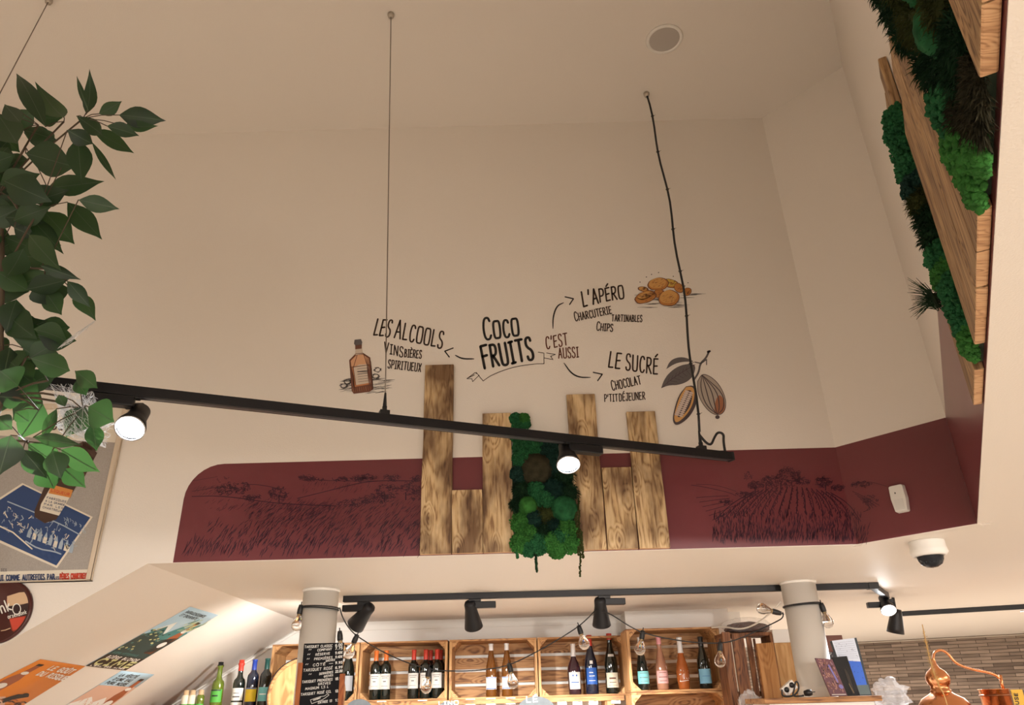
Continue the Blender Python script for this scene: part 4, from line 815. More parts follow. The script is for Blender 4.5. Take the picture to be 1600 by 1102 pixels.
def dr_cime(f):
    f.poly([(0, .5), (.25, .30), (.45, .42), (.62, .26), (1, .34), (1, .62), (0, .62)], 2, 1); f.poly([(.1, .38), (.3, .22), (.5, .42), (.3, .46)], 6, 1)
    f.poly([(0, .46), (.3, .42), (.6, .5), (1, .42), (1, 1), (0, 1)], 3, 2)
    r2 = random.Random(4)
    for k in range(90): x, y = r2.uniform(.02, .6), r2.uniform(.36, .72); f.disc(x, y, .03, .012, r2.choice((2, 4, 3, 3)), 3, 6)
    for k in range(30): x, y = r2.uniform(.55, .95), r2.uniform(.2, .34); f.stroke([(x, y), (x + .06, y - .03), (x + .1, y - .09)], .012, r2.choice((4, 2)), 3, cap=False)
    fxb(f, .84, .16, .72, .22, 5, 7)
    f.poly([(0, .8), (1, .8), (1, 1), (0, 1)], 7, 4)
    f.text("RAFRAICHISSANTE", (.1, .085), (.72, .085), .035, .008, 7, 3, up=(0, -.035)); f.text("ET ENIVRANTE", (.1, .14), (.62, .14), .035, .008, 7, 3, up=(0, -.035))
    f.text("BIÈRE ARTISANALE", (.06, .775), (.7, .775), .022, .008, 2, 5, up=(0, -.022)); f.text("BIÈRE BLONDE", (.1, .85), (.9, .85), .035, .011, 8, 5, up=(0, -.035)); f.text("CIME", (.06, .955), (.95, .955), .08, .026, 4, 5, up=(0, -.085)); f.text("L'EAU DES ALPES", (.06, .985), (.9, .985), .015, .008, 8, 5, up=(0, -.015))
stair_poster('tall blue green beer poster with yellow block letters under the stairs', (297, 948), (341, 961), (134, 1040), (196, 1047), dr_cime, [SKY, SKY, TEAL, DTEAL, LEAFY, BOT, PEAK, BK, WHT])
def dr_or(f):
    fxb(f, .16, .08, .75, .22, 5, 7); r2 = random.Random(9)
    f.text("LE GOÛT", (.40, .15), (.92, .15), .08, .020, 8, 3, up=(0, -.075)); f.text("DU RISQUE", (.38, .27), (1.0, .27), .08, .020, 8, 3, up=(0, -.075))
    f.poly([(.0, .9), (.2, .66), (.35, .75), (.5, .7), (.7, .82), (1, .78), (1, 1), (0, 1)], 4, 1); f.poly([(.5, .75), (.62, .62), (.8, .58), (.86, .62), (.7, .7), (.62, .8)], 7, 3); f.disc(.75, .6, .06, .03, 7, 4)
    for k in range(30): x, y = r2.uniform(.1, .9), r2.uniform(.72, .98); f.stroke([(x, y), (x + .05, y - .02), (x + .12, y - .01)], .014, r2.choice((7, 5)), 3, cap=False)
stair_poster('orange beer poster lettered Le Goût du Risque under the stairs', (63, 1030), (133, 1041), (-72, 1098), (4, 1122), dr_or, [ORNG, ORNG, TEAL, DTEAL, SALM, BOT, PEAK, BK, WHT])
def dr_sa(f):
    f.poly([(0, .3), (1, .26), (1, 1), (0, 1)], 4, 1); f.poly([(0, .7), (.25, .52), (.45, .62), (.6, .5), (.8, .66), (1, 1), (0, 1)], 8, 2); fxb(f, .84, .1, .8, .24, 5, 7)
    f.text("LA VÉRITÉ", (.12, .10), (.62, .10), .05, .012, 7, 3, up=(0, -.05)); f.text("D'UNE EAU", (.12, .18), (.62, .18), .05, .012, 7, 3, up=(0, -.05)); f.text("PURE NOIRE", (.08, .26), (.64, .26), .05, .012, 7, 3, up=(0, -.05))
    r2 = random.Random(2)
    for k in range(24): x, y = r2.uniform(.1, .6), r2.uniform(.55, .9); f.stroke([(x, y), (x + .04, y + .03), (x + .03, y + .07)], .012, 4, 3, cap=False)
stair_poster('pale blue and salmon beer poster, lowest of the three under the stairs', (190, 1048), (241, 1054), (70, 1122), (135, 1130), dr_sa, [SKY, SKY, TEAL, DTEAL, SALM, BOT, PEAK, BK, WHT])

# ================================================================== CRATES, BOTTLES, SHELVES
def make_crate(W=.612, H=.382, DP=.30):
    r_ = thing('wooden_crate', 'x', 'crate', (0, 0, 0), 'wooden crates on the back shelf'); t = .012
    m = MB(); m.box((0, DP / 2, H - t / 2), (W, DP, t)); m.build('top_board', CRX, r_, local=True, bevel=.0015)
    m = MB(); m.box((0, DP / 2, t / 2), (W, DP, t)); m.build('bottom_board', CRX, r_, local=True, bevel=.0015)
    for sx in (-1, 1):
        m = MB(); m.box((sx * (W / 2 - .009), DP / 2, H / 2), (.018, DP, H - 2 * t)); m.build('side_board', CRZ, r_, local=True, bevel=.002)
        for zz, sz in ((t, 1), (H - t, -1)):
            m = MB(); x = sx * (W / 2 - .018); m.prism([(x, .002, zz), (x - sx * .05, .002, zz), (x, .002, zz + sz * .05)], (0, DP - .01, 0)); m.build('corner_post', CRY, r_, local=True, bevel=.0015)
    hs = (H - 2 * t - 3 * .02) / 4
    for k in range(4):
        m = MB(); m.box((0, DP - .005, t + hs / 2 + k * (hs + .02)), (W - .037, .010, hs)); m.build('back_slat', CRX, r_, local=True, bevel=.001)
    return r_
CB = .042
spots = [(-1.43, 5.553, CB, 'crate behind the left column, holding one dark bottle'), (-.812, 5.553, CB, 'crate holding seven red wine bottles'), (-.188, 5.553, CB, 'crate holding two brown bottles with pale caps'), (.430, 5.553, CB, 'crate holding three dark bottles below the hooked spotlight'), (1.008, 5.2, .053, 'forward crate holding rosé bottles under the boxed beam'),
         (1.008, 5.2, -.33, 'crate standing under the forward rosé crate')]
proto = make_crate()
for i, (x, y, z, lab) in enumerate(spots):
    o = proto if i == 0 else copy_tree(proto); o.location = V3(x, y, z); o['label'] = lab
sb = thing('shelf_board', 'low wooden bench carrying the back crates', 'shelf', V3(-1.2, 5.65, CB - .03))
m = MB(); m.box(V3(-1.05, 5.70, CB - .016), (3.5, .31, .03)); m.build('top', CRX, sb, bevel=.002)
for x in (-2.7, -1.2, .6): m = MB(); m.box(V3(x, 5.70, (CB - .031 - CZ) / 2), (.06, .29, CZ + CB - .032)); m.build('leg', CRZ, sb)
m = MB(); m.box(V3(1.008, 5.36, (-.33 - CZ) / 2), (.7, .36, CZ - .331)); tag(m.build('plinth', CRX, bevel=.004), 'wooden plinth below the forward crates', 'plinth')

DARKG = mat('dark_bottle_glass', (.006, .010, .008), .06, coat=1); BROWN = mat('brown_bottle_glass', (.20, .07, .012), .06, trans=.35, coat=.5); GREENG = mat('green_liqueur_glass', (.20, .28, .03), .05, trans=.5, coat=.5); PLUM = mat('plum_bottle_glass', (.035, .012, .020), .06, coat=1)
PINK = mat('pink_bottle_glass', (.66, .32, .20), .05, trans=.5, coat=.4); ORANGE = mat('orange_bottle_glass', (.62, .17, .04), .05, trans=.4, coat=.5); NAVY = mat('navy_bottle_glass', (.008, .012, .03), .06, coat=1)
PROF = {
 'bordeaux': (.30, [(0, 0), (.034, 0), (.037, .006), (.037, .192), (.034, .208), (.022, .222), (.0150, .236), (.0142, .288), (.0160, .290), (.0160, .299), (0, .30)]),
 'burgundy': (.31, [(0, 0), (.038, 0), (.041, .006), (.041, .150), (.036, .180), (.024, .215), (.0160, .245), (.0145, .296), (.0165, .299), (.0165, .309), (0, .31)]),
 'hock': (.33, [(0, 0), (.035, 0), (.0375, .006), (.0375, .16), (.034, .19), (.024, .235), (.0155, .28), (.0142, .318), (.016, .319), (.016, .329), (0, .33)]),
 'squat': (.29, [(0, 0), (.036, 0), (.040, .006), (.044, .11), (.044, .14), (.034, .175), (.020, .20), (.0155, .22), (.0145, .278), (.0165, .28), (.0165, .289), (0, .29)]),
 'skittle': (.30, [(0, 0), (.034, 0), (.037, .006), (.0385, .08), (.036, .12), (.030, .155), (.024, .185), (.017, .215), (.0148, .235), (.0142, .288), (.0165, .29), (.0165, .299), (0, .30)]),
 'round': (.305, [(0, 0), (.032, 0), (.035, .006), (.041, .06), (.042, .10), (.036, .14), (.026, .17), (.019, .20), (.0165, .225), (.0150, .29), (.0168, .292), (.0168, .304), (0, .305)]),
 'liqueur': (.31, [(0, 0), (.036, 0), (.039, .006), (.039, .165), (.035, .185), (.022, .2), (.0165, .215), (.016, .27), (.020, .28), (.020, .29), (.016, .29), (.016, .309), (0, .31)]),
 'small': (.14, [(0, 0), (.024, 0), (.026, .004), (.026, .095), (.022, .105), (.0165, .112), (.0165, .139), (0, .14)]),
}
def rad(prof, z):
    for (r0, z0), (r1, z1) in zip(prof, prof[1:]):
        if z0 <= z <= z1 and z1 > z0: return r0 + (r1 - r0) * (z - z0) / (z1 - z0)
    return .02
def bottle(kind, label, px, base_py, y, glass, cap, cz, labels=(), group='bottles on the back shelf', h=None, zbase=None, extra=None, x=None):
    H, prof = PROF[kind]; k = (h or H) / H; prof = [(r * (.5 + .5 * k) if True else r, z * k) for r, z in prof]; H *= k
    p = hy(px, base_py, y); p = Vector((p.x, y, zbase + CZ))
    t_ = thing('bottle', label, 'bottle', p, group); T = Matrix.Translation(p)
    m = MB(); m.lathe(prof, 28, T=T); m.build('glass', glass, t_)
    c0 = cz * k; cp = [(rad(prof, c0) + .0008, c0)] + [(r + .0008, z) for r, z in prof if z > c0 and r > 0] + [(.0001, H + .0008)]
    m = MB(); m.lathe(cp, 24, T=T); m.build('cap' if kind in ('liqueur', 'small') else 'capsule', cap, t_)
    for za, zb, half, m_, lines, mt in labels:
        za *= k; zb *= k; zs = [za + (zb - za) * i / 6 for i in range(7)]
        m = MB(); m.flat = True; m.lathe([(rad(prof, z) + .0007, z) for z in zs], 16, T=T, a0=-math.pi / 2 - half, a1=-math.pi / 2 + half)
        lb = m.build('label', m_, t_)
        if lines:
            f = Flat(lambda u, v, off: T @ Vector(((rad(prof, v) + off) * math.sin(u), -(rad(prof, v) + off) * math.cos(u), v)), .0012)
            for u0, u1, v, wd in lines: f.stroke([(u0 + (u1 - u0) * i / 6, za + (zb - za) * v) for i in range(7)], wd, 0, 1, cap=False)
            f.build('label_print', mt, lb)
    if extra: extra(t_, T, prof)
    return t_
CAPR = mat('red_capsule', (.55, .05, .03), .35); CAPO = mat('orange_capsule', (.68, .16, .03), .35); CAPW = mat('white_capsule', (.75, .73, .72), .35); CAPP = mat('pink_capsule', (.70, .30, .32), .35); CAPK = mat('black_capsule', (.012, .012, .012), .35); CAPB = mat('blue_cap', (.02, .05, .32), .35); CAPG = mat('dark_green_cap', (.01, .06, .05), .35); CAPT = mat('wood_cap', (.55, .38, .22), .6)
LW = mat('white_label', (.72, .70, .66), .6); LT = mat('teal_label', (.16, .45, .45), .6); LP = mat('pink_label', (.70, .38, .36), .6); LB = mat('sky_blue_label', (.20, .45, .62), .6); LBD = mat('deep_blue_label', (.02, .10, .40), .5); LG = mat('green_label', (.08, .36, .05), .6); LY = mat('yellow_label', (.68, .48, .02), .6); LC_ = mat('cream_label', (.72, .66, .52), .6); LGY = mat('grey_label', (.35, .35, .36), .6)
TXT = [(-.7, .7, .84, .003), (-.5, .5, .72, .003), (-.25, .25, .5, .006), (-.6, .6, .2, .002)]
RED1 = [(.062, .155, 1.15, LW, TXT, GREYL)]
zc = CB + .0125; yb = 5.65
for px, cap, lab, dy in ((585, CAPO, 'orange-capped red wine bottle, leftmost in its crate', 0), (601, CAPO, 'orange-capped red wine bottle, second from the left in its crate', 0), (645, CAPR, 'red-capped wine bottle left of the hanging bulb', 0), (664, CAPR, 'red-capped wine bottle directly behind the hanging bulb', 0), (682, CAPR, 'red-capped wine bottle right of the hanging bulb', 0), (671.5, CAPR, 'red-capped wine bottle in the second row behind the bulb', .085), (687.5, CAPR, 'red-capped wine bottle in the second row at the right of its crate', .085)):
    bottle('bordeaux', lab, px, 1090, yb + dy, DARKG, cap, .236, RED1, h=.318, zbase=zc)
for px, lab in ((768, 'slender brown bottle with a pale cap, left of the pair'), (793, 'slender brown bottle with a pale cap, right of the pair behind a bulb')):
    bottle('hock', lab, px, 1090, yb, BROWN, CAPW, .285, [(.045, .12, 1.2, LW, [(-1.0, 1.0, .06, .005), (-1.0, 1.0, .95, .004)], LBD)], h=.345, zbase=zc)
bottle('squat', 'plum bottle with white cap and square white label', 899, 1085, yb, PLUM, CAPW, .215, [(.03, .125, .95, LW, [(-.35, -.15, .8, .012), (.15, .35, .8, .012), (-.6, .6, .4, .006), (-.4, .4, .22, .003)], LBD)], h=.33, zbase=zc)
bottle('burgundy', 'tall dark bottle with a blue shield label behind a bulb', 926, 1085, yb, NAVY, CAPR, .25, [(.05, .135, .85, LBD, [(-.4, .2, .7, .005), (-.4, .4, .5, .005), (-.5, .5, .22, .003)], WHT), (.155, .172, .25, LW, (), None)], h=.385, zbase=zc)
bottle('burgundy', 'dark bottle with bright red cap and cream label, right in its crate', 958, 1084, yb, DARKG, CAPR, .275, [(.03, .105, 1.0, LC_, [(-.5, .5, .62, .010), (-.5, .5, .35, .004), (-.7, .7, .15, .002)], BRN), (.187, .2, .6, LW, (), None)], h=.392, zbase=zc)
z4 = .053 + .0125; y4 = 5.3
bottle('skittle', 'dark bottle with a teal label, leftmost in the forward crate', 1007, 1082, y4, DARKG, CAPW, .25, [(.035, .105, 1.1, LT, [(-.6, .6, .85, .003), (-.7, .7, .5, .004), (-.6, .6, .2, .003)], GREYL)], h=.325, zbase=z4)
bottle('skittle', 'pink rosé bottle with pink cap and pink label', 1037, 1081, y4, PINK, CAPP, .255, [(.035, .105, 1.1, LP, [(-.6, .6, .85, .003), (-.7, .7, .5, .004), (-.6, .6, .2, .003)], RUST)], h=.325, zbase=z4)
def fili(t_, T, prof):
    f = Flat(lambda u, v, off: T @ Vector(((rad(prof, v) + off) * math.sin(u), -(rad(prof, v) + off) * math.cos(u), v)), .0010)
    # white script written round the belly
    sx = lambda q, v: (-.75 + q * 1.15, .062 + v * .052)
    x = 0
    for ch in "fili":
        w_, st = G[ch]
        for line in st: f.stroke([sx(x + u, v) for u, v in [line[0]] + line + [line[-1]]][1:-1] if len(line) > 2 else [sx(x + u, v) for u, v in line], .05 if False else .006, 0, 1, cap=False)
        x += w_ + .2
    f.stroke([(-.7 + i * .2, .046 + .001 * i) for i in range(8)], .003, 0, 1, cap=False)
    f.build('label_print', WHT, t_, label='white script lettering')
bottle('round', 'orange rosé bottle with white script lettering', 1070, 1080, y4, ORANGE, CAPW, .21, (), h=.318, zbase=z4, extra=fili)
bottle('burgundy', 'dark bottle with a sky blue label, rightmost in the forward crate', 1104, 1079, y4, DARKG, CAPK, .25, [(.03, .115, 1.15, LB, [(-.6, .6, .5, .002)], LBD)], h=.318, zbase=z4)
bottle('burgundy', 'dark bottle with a silver cap half hidden behind the chalkboard', 541, 1090, yb - .02, DARKG, CAPW, .26, [(.05, .13, 1.1, LGY, (), None)], h=.375, zbase=zc)
# left shelf by the sloping ceiling
ls = thing('wooden_shelf', 'shelf of liqueur bottles below the stairs', 'shelf', V3(-2.0, 5.5, -.02)); 
m = MB(); m.box(V3(-2.15, 5.37, .0), (.86, .20, .02)); m.build('board', CRX, ls, bevel=.002)
m = MB(); m.box(V3(-2.15, 5.37, -.83), (.80, .16, 1.638)); m.build('support', CRZ, ls)
zs = .0105
bottle('liqueur', 'green liqueur bottle with a green label and black cap', 337, 1100, 5.38, GREENG, CAPK, .285, [(.055, .135, 1.2, LG, [(-.9, .9, .93, .008), (-.5, .5, .5, .008)], CAPK)], h=.30, zbase=zs)
bottle('liqueur', 'black liqueur bottle with a red cap and white labels', 370, 1100, 5.38, DARKG, CAPR, .24, [(.06, .135, 1.2, LW, [(-.6, .6, .3, .008), (-.5, .5, .6, .004)], GREYL), (.02, .05, 1.2, LW, (), None)], h=.31, zbase=zs)
bottle('bordeaux', 'dark liqueur bottle with a blue cap and yellow label', 391, 1100, 5.38, NAVY, CAPB, .236, [(.05, .13, 1.2, LY, [(-1.1, 1.1, .95, .006)], LBD)], h=.31, zbase=zs)
bottle('bordeaux', 'dark liqueur bottle with a dark green cap beside the barrel', 411, 1100, 5.38, DARKG, CAPG, .236, [(.05, .13, 1.2, LT, [(-.6, .6, .5, .006)], WHT)], h=.315, zbase=zs)
for px, gl, lab in ((289, LC_, 'small pale bottle with a wooden cap, leftmost on the shelf'), (299, LC_, 'small pale bottle with a wooden cap, second on the shelf'), (312, GREENG, 'small green bottle with a wooden cap left of the green liqueur')):
    bottle('small', lab, px, 1100, 5.34, gl, CAPT, .108, [(.03, .05, 1.4, LG, (), None)], h=.13, zbase=zs)
# pourer tags on the liqueur necks are too small to single out
bx = thing('wooden_barrel', 'wooden barrel end with a black rim behind the chalkboard', 'barrel', V3(-1.62, 5.2, -.27))
bc = hy(472, 1087, 5.1); T = TR(bc, (0, -1, -.02)) @ Matrix.Scale(.88, 4); 
HEADW = wood('barrel_head_wood', (.52, .31, .13), (.44, .24, .09), (.32, .16, .055), 'Z', .7)
m = MB(); m.lathe([(0, .0), (.225, .0)], 48, T=T); m.build('head', HEADW, bx)
m = MB(); m.lathe([(.225, .0), (.225, .012), (.246, .012), (.252, .0), (.258, -.06), (.266, -.15), (.258, -.24), (.246, -.3), (0, -.3)], 48, T=T); m.build('staves', CRX, bx)
m = MB(); m.lathe([(.247, .014), (.2535, .012), (.2585, -.03), (.253, -.03), (.247, .014)], 48, T=T); m.build('hoop', BLACK, bx)
m = MB(); m.box(Vector((bc.x, 5.23, (bc.z - .236) / 2)), (.40, .22, bc.z - .238)); tag(m.build('barrel_stand', CRX, bevel=.004), 'wooden stand under the barrel', 'stand')

# price tags and slate signs along the shelf lip
PT = mat('price_tag', (.80, .80, .82), .5)
for px, y, lab in ((596, 1098, 'white price tag under the orange-capped bottles'), (660, 1096.5, 'white price tag below the hanging bulb'), (735, 1094.5, 'white price tag, leftmost under the brown bottles'), (767, 1093.5, 'white price tag under the left brown bottle'), (798, 1092.5, 'white price tag under the right brown bottle'), (878, 1095, 'white price tag right of the slate sign'), (902, 1094, 'white price tag under the plum bottle'), (927, 1093, 'white price tag under the blue shield bottle'), (962, 1091.5, 'white price tag under the cream label bottle')):
    c0 = hy(px, y + 3, 5.547); t_ = thing('price_tag', lab, 'price tag', c0, 'price tags on the shelf edge')
    m = MB(); m.box(c0, (.062, .003, .042)); m.build('card', PT, t_)
    f = Flat(PY(5.5455), .0003); f.stroke([(px - 4, y - .5), (px, y - .5), (px + 4, y - .6)], .8, 0, 1); f.stroke([(px + 1, y + 3), (px + 3, y + 3), (px + 5, y + 2.9)], 1.2, 0, 1); f.build('print', GREYL, t_)
SLATE = mat('slate', (.11, .125, .135), .6, var=.15, vscale=30)
for px, py, rx, lab, txt in ((838, 1113, 31, 'oval slate sign chalked LE on the shelf edge', [("LÉ", (823, 1098), (840, 1097), 9, 1.6)]), (700, 1121, 24, 'oval slate sign below the gap between two crates', [("LINO", (686, 1103), (716, 1101), 6, 1.5)]), (560, 1117, 24, 'oval slate sign beside the chalkboard', [])):
    c0 = hy(px, py, 5.46); t_ = thing('slate_sign', lab, 'sign', c0, 'oval slate signs'); k = 5.46 / 1280
    m = MB(); pts = [c0 + Vector((rx * k * math.cos(a), 0, 22 * k * math.sin(a))) for a in [i / 40 * 6.2832 for i in range(40)]]; m.prism(pts, (0, .006, 0)); m.build('slate', SLATE, t_, bevel=.001)
    m = MB(); m.box(c0 + Vector((0, .019, -.01)), (.02, .026, .02)); m.build('clip', BLACKP, t_)
    if txt:
        f = Flat(PY(5.46), .0008)
        for q in txt: f.text(*q, lay=1)
        f.build('chalk_lettering', WHT, t_)

# chalkboard on the left column
yb_ = LC.y - .094 - .028
cb = thing('chalkboard', 'tall black chalkboard price list hung on the left column', 'chalkboard', hy(504, 1110, yb_))
bl, brr, tl, trr = hy(466, 1120, yb_), hy(538, 1120, yb_), hy(475, 1006, yb_), hy(537, 1005, yb_)
x0, x1 = tl.x, trr.x; ztop = tl.z; zbot = bl.z
m = MB(); m.box(((x0 + x1) / 2, yb_ + .008, (ztop + zbot) / 2), (x1 - x0, .014, ztop - zbot)); m.build('board', mat('chalkboard_black', (.008, .008, .010), .7, spec=.2), cb, bevel=.001)
fw = wood('chalkboard_frame_wood', (.40, .12, .03), (.33, .09, .022), (.2, .05, .012), 'Z', 1)
zl_ = hy(468, 1036, yb_).z; zr_ = hy(537, 1053, yb_).z
for xx, zz in ((x0 - .008, zl_), (x1 + .004, zr_)):
    m = MB(); m.box((xx, yb_ + .006, (zz + zbot) / 2), (.024, .022, zz - zbot)); m.build('side_rail', fw, cb, bevel=.002)
f = Flat(PY(yb_), .0014); CHK = mat('chalk', (.72, .72, .70), .9)
def ct(t, x0_, y0_, x1_, y1_, h, w_=.72): f.text(t, (x0_, y0_), (x1_, y1_), h, w_, 0, 1, up=(h * .12, -h))
rows = [("TARIQUET CLASSIC", 476, 1013, 519, 1011, 3.6, "6.00"), ("\"", 482, 1018.5, 486, 1018.3, 5, None), ("COMPANY", 496, 1018, 518, 1016, 3.4, "7.75"), ("\"", 480, 1026, 484, 1025.8, 5, None), ("RÉSERVE", 493, 1025, 515, 1023, 3.4, "9.40€"), ("\"", 479, 1033, 483, 1032.8, 5, None), ("PREMIÈRES", 491, 1032, 519, 1029.5, 3.6, "9.40€"), ("GRIVES", 509, 1034.5, 523, 1032.5, 2.6, None),
        ("\"", 477, 1041.5, 481, 1041.3, 5, None), ("CÔTÉ _", 489, 1041.5, 520, 1038.5, 3.6, "9.95"), ("TARIQUET ROSÉ", 474, 1050, 519, 1046, 4, "6.99"), ("\"", 482, 1057, 486, 1056.8, 5, None), ("DERNIÈRES", 499, 1055, 520, 1052, 3.2, "22.00"), ("GRIVES", 506, 1059, 520, 1056.5, 2.8, None),
        ("TARIQUET PREMIÈRES", 472, 1068, 519, 1063.5, 3.6, "18.95"), ("GRIVES", 497, 1071, 516, 1069, 3.4, None), ("MAGNUM 1,5 L", 477, 1078.5, 513, 1075, 3.6, None), ("TARIQUET ROSÉ CCL", 470, 1087.5, 517, 1082.5, 3.6, "12.60"), ("Entrée 13".replace('é', 'e'), 497, 1100, 518, 1097, 3.6, "130")]
rows = [(t.replace('Entree', 'ENTREE'),) + tuple(r_) for t, *r_ in rows]
for t, xa_, ya_, xb_, yb2, h, pr in rows:
    ct(t, xa_, ya_, xb_, yb2, h)
    if pr: ct(pr, 524, yb2 - .5, 534.5, yb2 - 1.5, 3.6, 1.0)
f.stroke([(485, 1094), (500, 1089), (507, 1088), (512, 1084.5), (514, 1086.5), (508, 1091), (503, 1094), (487, 1100), (485, 1094)], .7, 0, 1); ct("TARIQUET", 489, 1095.5, 501, 1091.5, 2.0, .6)
f.build('chalk_writing', CHK, cb)

# ================================================================== STRING LIGHTS
sl = thing('string_lights', 'black festoon cable with clear bulbs slung between the columns', 'string lights', V3(0, 4.4, .4))
def pz(px, py, y): return hy(px, py, y)
yl, ys, yr = LC.y - .105, 4.42, RC.y - .11
def ring(cx, cy, z, r, tilt=0, a0=0, a1=2 * math.pi, n=40, dz=0): return [Vector((cx + r * math.cos(a0 + (a1 - a0) * i / n), cy + r * math.sin(a0 + (a1 - a0) * i / n), z + tilt * math.cos(a0 + (a1 - a0) * i / n) + dz * math.sin(i * .7))) for i in range(n + 1)]
zL = pz(500, 946, yl).z; zR = pz(1245, 944, yr).z
cab = []
cab.append(ring(LC.x, LC.y, zL, .0985, -.004)[:-1] + [ring(LC.x, LC.y, zL, .0985, -.004)[0]]); cab.append(ring(LC.x, LC.y, zL - .008, .099, -.006))
cab.append(sm3([pz(531, 950, LC.y - .04), pz(535, 965, LC.y - .05), pz(545, 982, LC.y - .02), pz(556, 993, ys - .1)], 2))
cab.append(sm3([pz(556, 993, ys - .1), pz(590, 1015, ys), pz(630, 1034, ys), pz(669, 1046, ys), pz(700, 1049, ys), pz(735, 1049, ys), pz(772, 1045, ys), pz(798, 1039, ys), pz(835, 1021, ys), pz(870, 1001, ys), pz(902, 981, ys), pz(920, 965, ys), pz(931, 953, ys + .02)], 2))
cab.append(sm3([pz(938, 954, ys + .02), pz(955, 960, ys), pz(980, 977, ys), pz(1003, 989, ys), pz(1040, 998, ys), pz(1080, 1004, ys), pz(1124, 1006, ys), pz(1150, 1001, ys), pz(1185, 985, ys - .02), pz(1215, 971, RC.y - .05), pz(1224, 965, RC.y - .07), pz(1223, 957, RC.y - .07)], 2))
cab.append(ring(RC.x, RC.y, zR, .0995, .004)); cab.append(ring(RC.x, RC.y, zR + .006, .100, .006))
m = MB()
for q in cab: m.tube(q, .0033, 8)
m.build('cable', BLACKP, sl)
def bulb(px, py, d2, y, len_=1):
    """socket at (px, py), glass hanging towards d2 (photo direction)"""
    a = pz(px, py, y); b_ = pz(px + d2[0], py + d2[1], y); d = (b_ - a).normalized(); T = TR(a, d)
    m = MB(); m.lathe([(0, -.012), (.011, -.012), (.013, 0), (.015, .012), (.015, .032), (.013, .036), (0, .036)], 16, T=T); m.tube([a - d * .01, a - d * .028], .003, 6); s_ = m.build('socket', BLACKP, sl)
    m = MB(); m.lathe([(.0115, .034), (.013, .045), (.020, .060), (.028, .076), (.0305, .090), (.027, .105), (.016, .117), (0, .121)], 24, T=T); m.build('bulb', BULB, s_, label='clear glass bulb')
    m = MB(); m.lathe([(.0118, .034), (.0118, .044), (0, .046)], 16, T=T); m.tube([T @ Vector((0, 0, .044)), T @ Vector((0, 0, .07))], .002, 6)
    for sx in (-1, 1): m.tube([T @ Vector((sx * .002, 0, .066)), T @ Vector((sx * .011, 0, .088)), T @ Vector((0, 0, .096))], .0006, 4)
    m.build('filament', mat('brass_cap', (.55, .42, .25), .3, metal=1), s_)
bulb(470, 949, (-4, 20), yl + .06); bulb(557, 995, (-9, 20), ys - .1); bulb(670, 1047, (-3, 20), ys); bulb(796, 1040, (4, 20), ys); bulb(905, 981, (6, 20), ys); bulb(1004, 989, (-3, 20), ys); bulb(1125, 1007, (0, 20), ys)
bulb(1217, 958, (-20, -5), RC.y - .1); bulb(1284, 946, (7, 20), RC.y - .06); bulb(531, 990, (1, 20), LC.y - .02)
wc = thing('white_cable', 'white power cable looping from the boxed beam to the right column', 'cable', pz(1160, 985, 4.8))
m = MB(); m.tube(sm3([pz(1112, 981, 5.15), pz(1135, 980, 5.0), pz(1155, 984, 4.9), pz(1175, 979, 4.75), pz(1195, 966, 4.6), pz(1212, 950, 4.45), pz(1220, 940, 4.40)], 2), .005, 8); m.build('cable', mat('white_rubber', (.75, .72, .66), .5), wc)
m = MB(); h_ = pz(936, 938, ys + .02); m.tube([h_ + Vector((.006, 0, .0)), h_ + Vector((0, 0, .012)), h_ + Vector((-.006, 0, 0)), h_ + Vector((.002, 0, -.03)), h_ + Vector((-.004, 0, -.055)), h_ + Vector((-.010, 0, -.05))], .0016, 6); tag(m.build('wire_hook', mat('brass_wire', (.6, .45, .2), .3, metal=1)), 'small brass hook on the spotlight holding up the string lights', 'hook')

# ================================================================== RIGHT-HAND STORAGE AND COUNTER
DKW = wood('dark_stained_wood', (.26, .11, .045), (.18, .07, .028), (.07, .025, .012), 'Z', 1.2)
cy_ = 4.95
rk = thing('crate_rack', 'dark wooden pallet crate with upright slats left of the right column', 'crate', V3(1.32, cy_, -.3))
def slat(px, y0, wpx, mt, name='slat', y=None):
    yy = y or cy_; a, b_ = hy(px, y0, yy), hy(px + wpx, y0, yy); m = MB(); zb = CZ - .32; m.box(((a.x + b_.x) / 2, yy + .01, (a.z + zb) / 2), (b_.x - a.x, .018, a.z - zb)); return m.build(name, mt, rk, bevel=.002)
slat(1128, 988, 12, DKW); slat(1143, 990, 18, DKW); slat(1166, 996, 8, DKW); slat(1177, 998, 3, DKW); 
m = MB(); a, b_ = hy(1126, 989, cy_ + .05), hy(1206, 999, cy_ + .05); zt = a.z - .005; m.box(((a.x + b_.x) / 2, cy_ + .13, zt - .01), (b_.x - a.x, .20, .02)); m.build('top_board', DKW, rk, bevel=.002)
m = MB(); zz = hy(1160, 1085, cy_).z; m.box(((a.x + b_.x) / 2, cy_ + .03, zz), (b_.x - a.x, .016, .03)); m.build('cross_rail', DKW, rk, bevel=.002)
m = MB(); m.box((b_.x - .01, cy_ + .12, (zt + CZ - .32) / 2), (.018, .20, zt - CZ + .30)); m.box((a.x + .01, cy_ + .12, (zt + CZ - .32) / 2), (.018, .20, zt - CZ + .30)); m.build('side_board', DKW, rk, bevel=.002)
m = MB(); m.box(((a.x + b_.x) / 2, cy_ + .11, (CZ - .33) / 2), (b_.x - a.x, .22, CZ - .332)); tag(m.build('plinth', DKW, bevel=.004), 'dark plinth under the pallet crate', 'plinth')
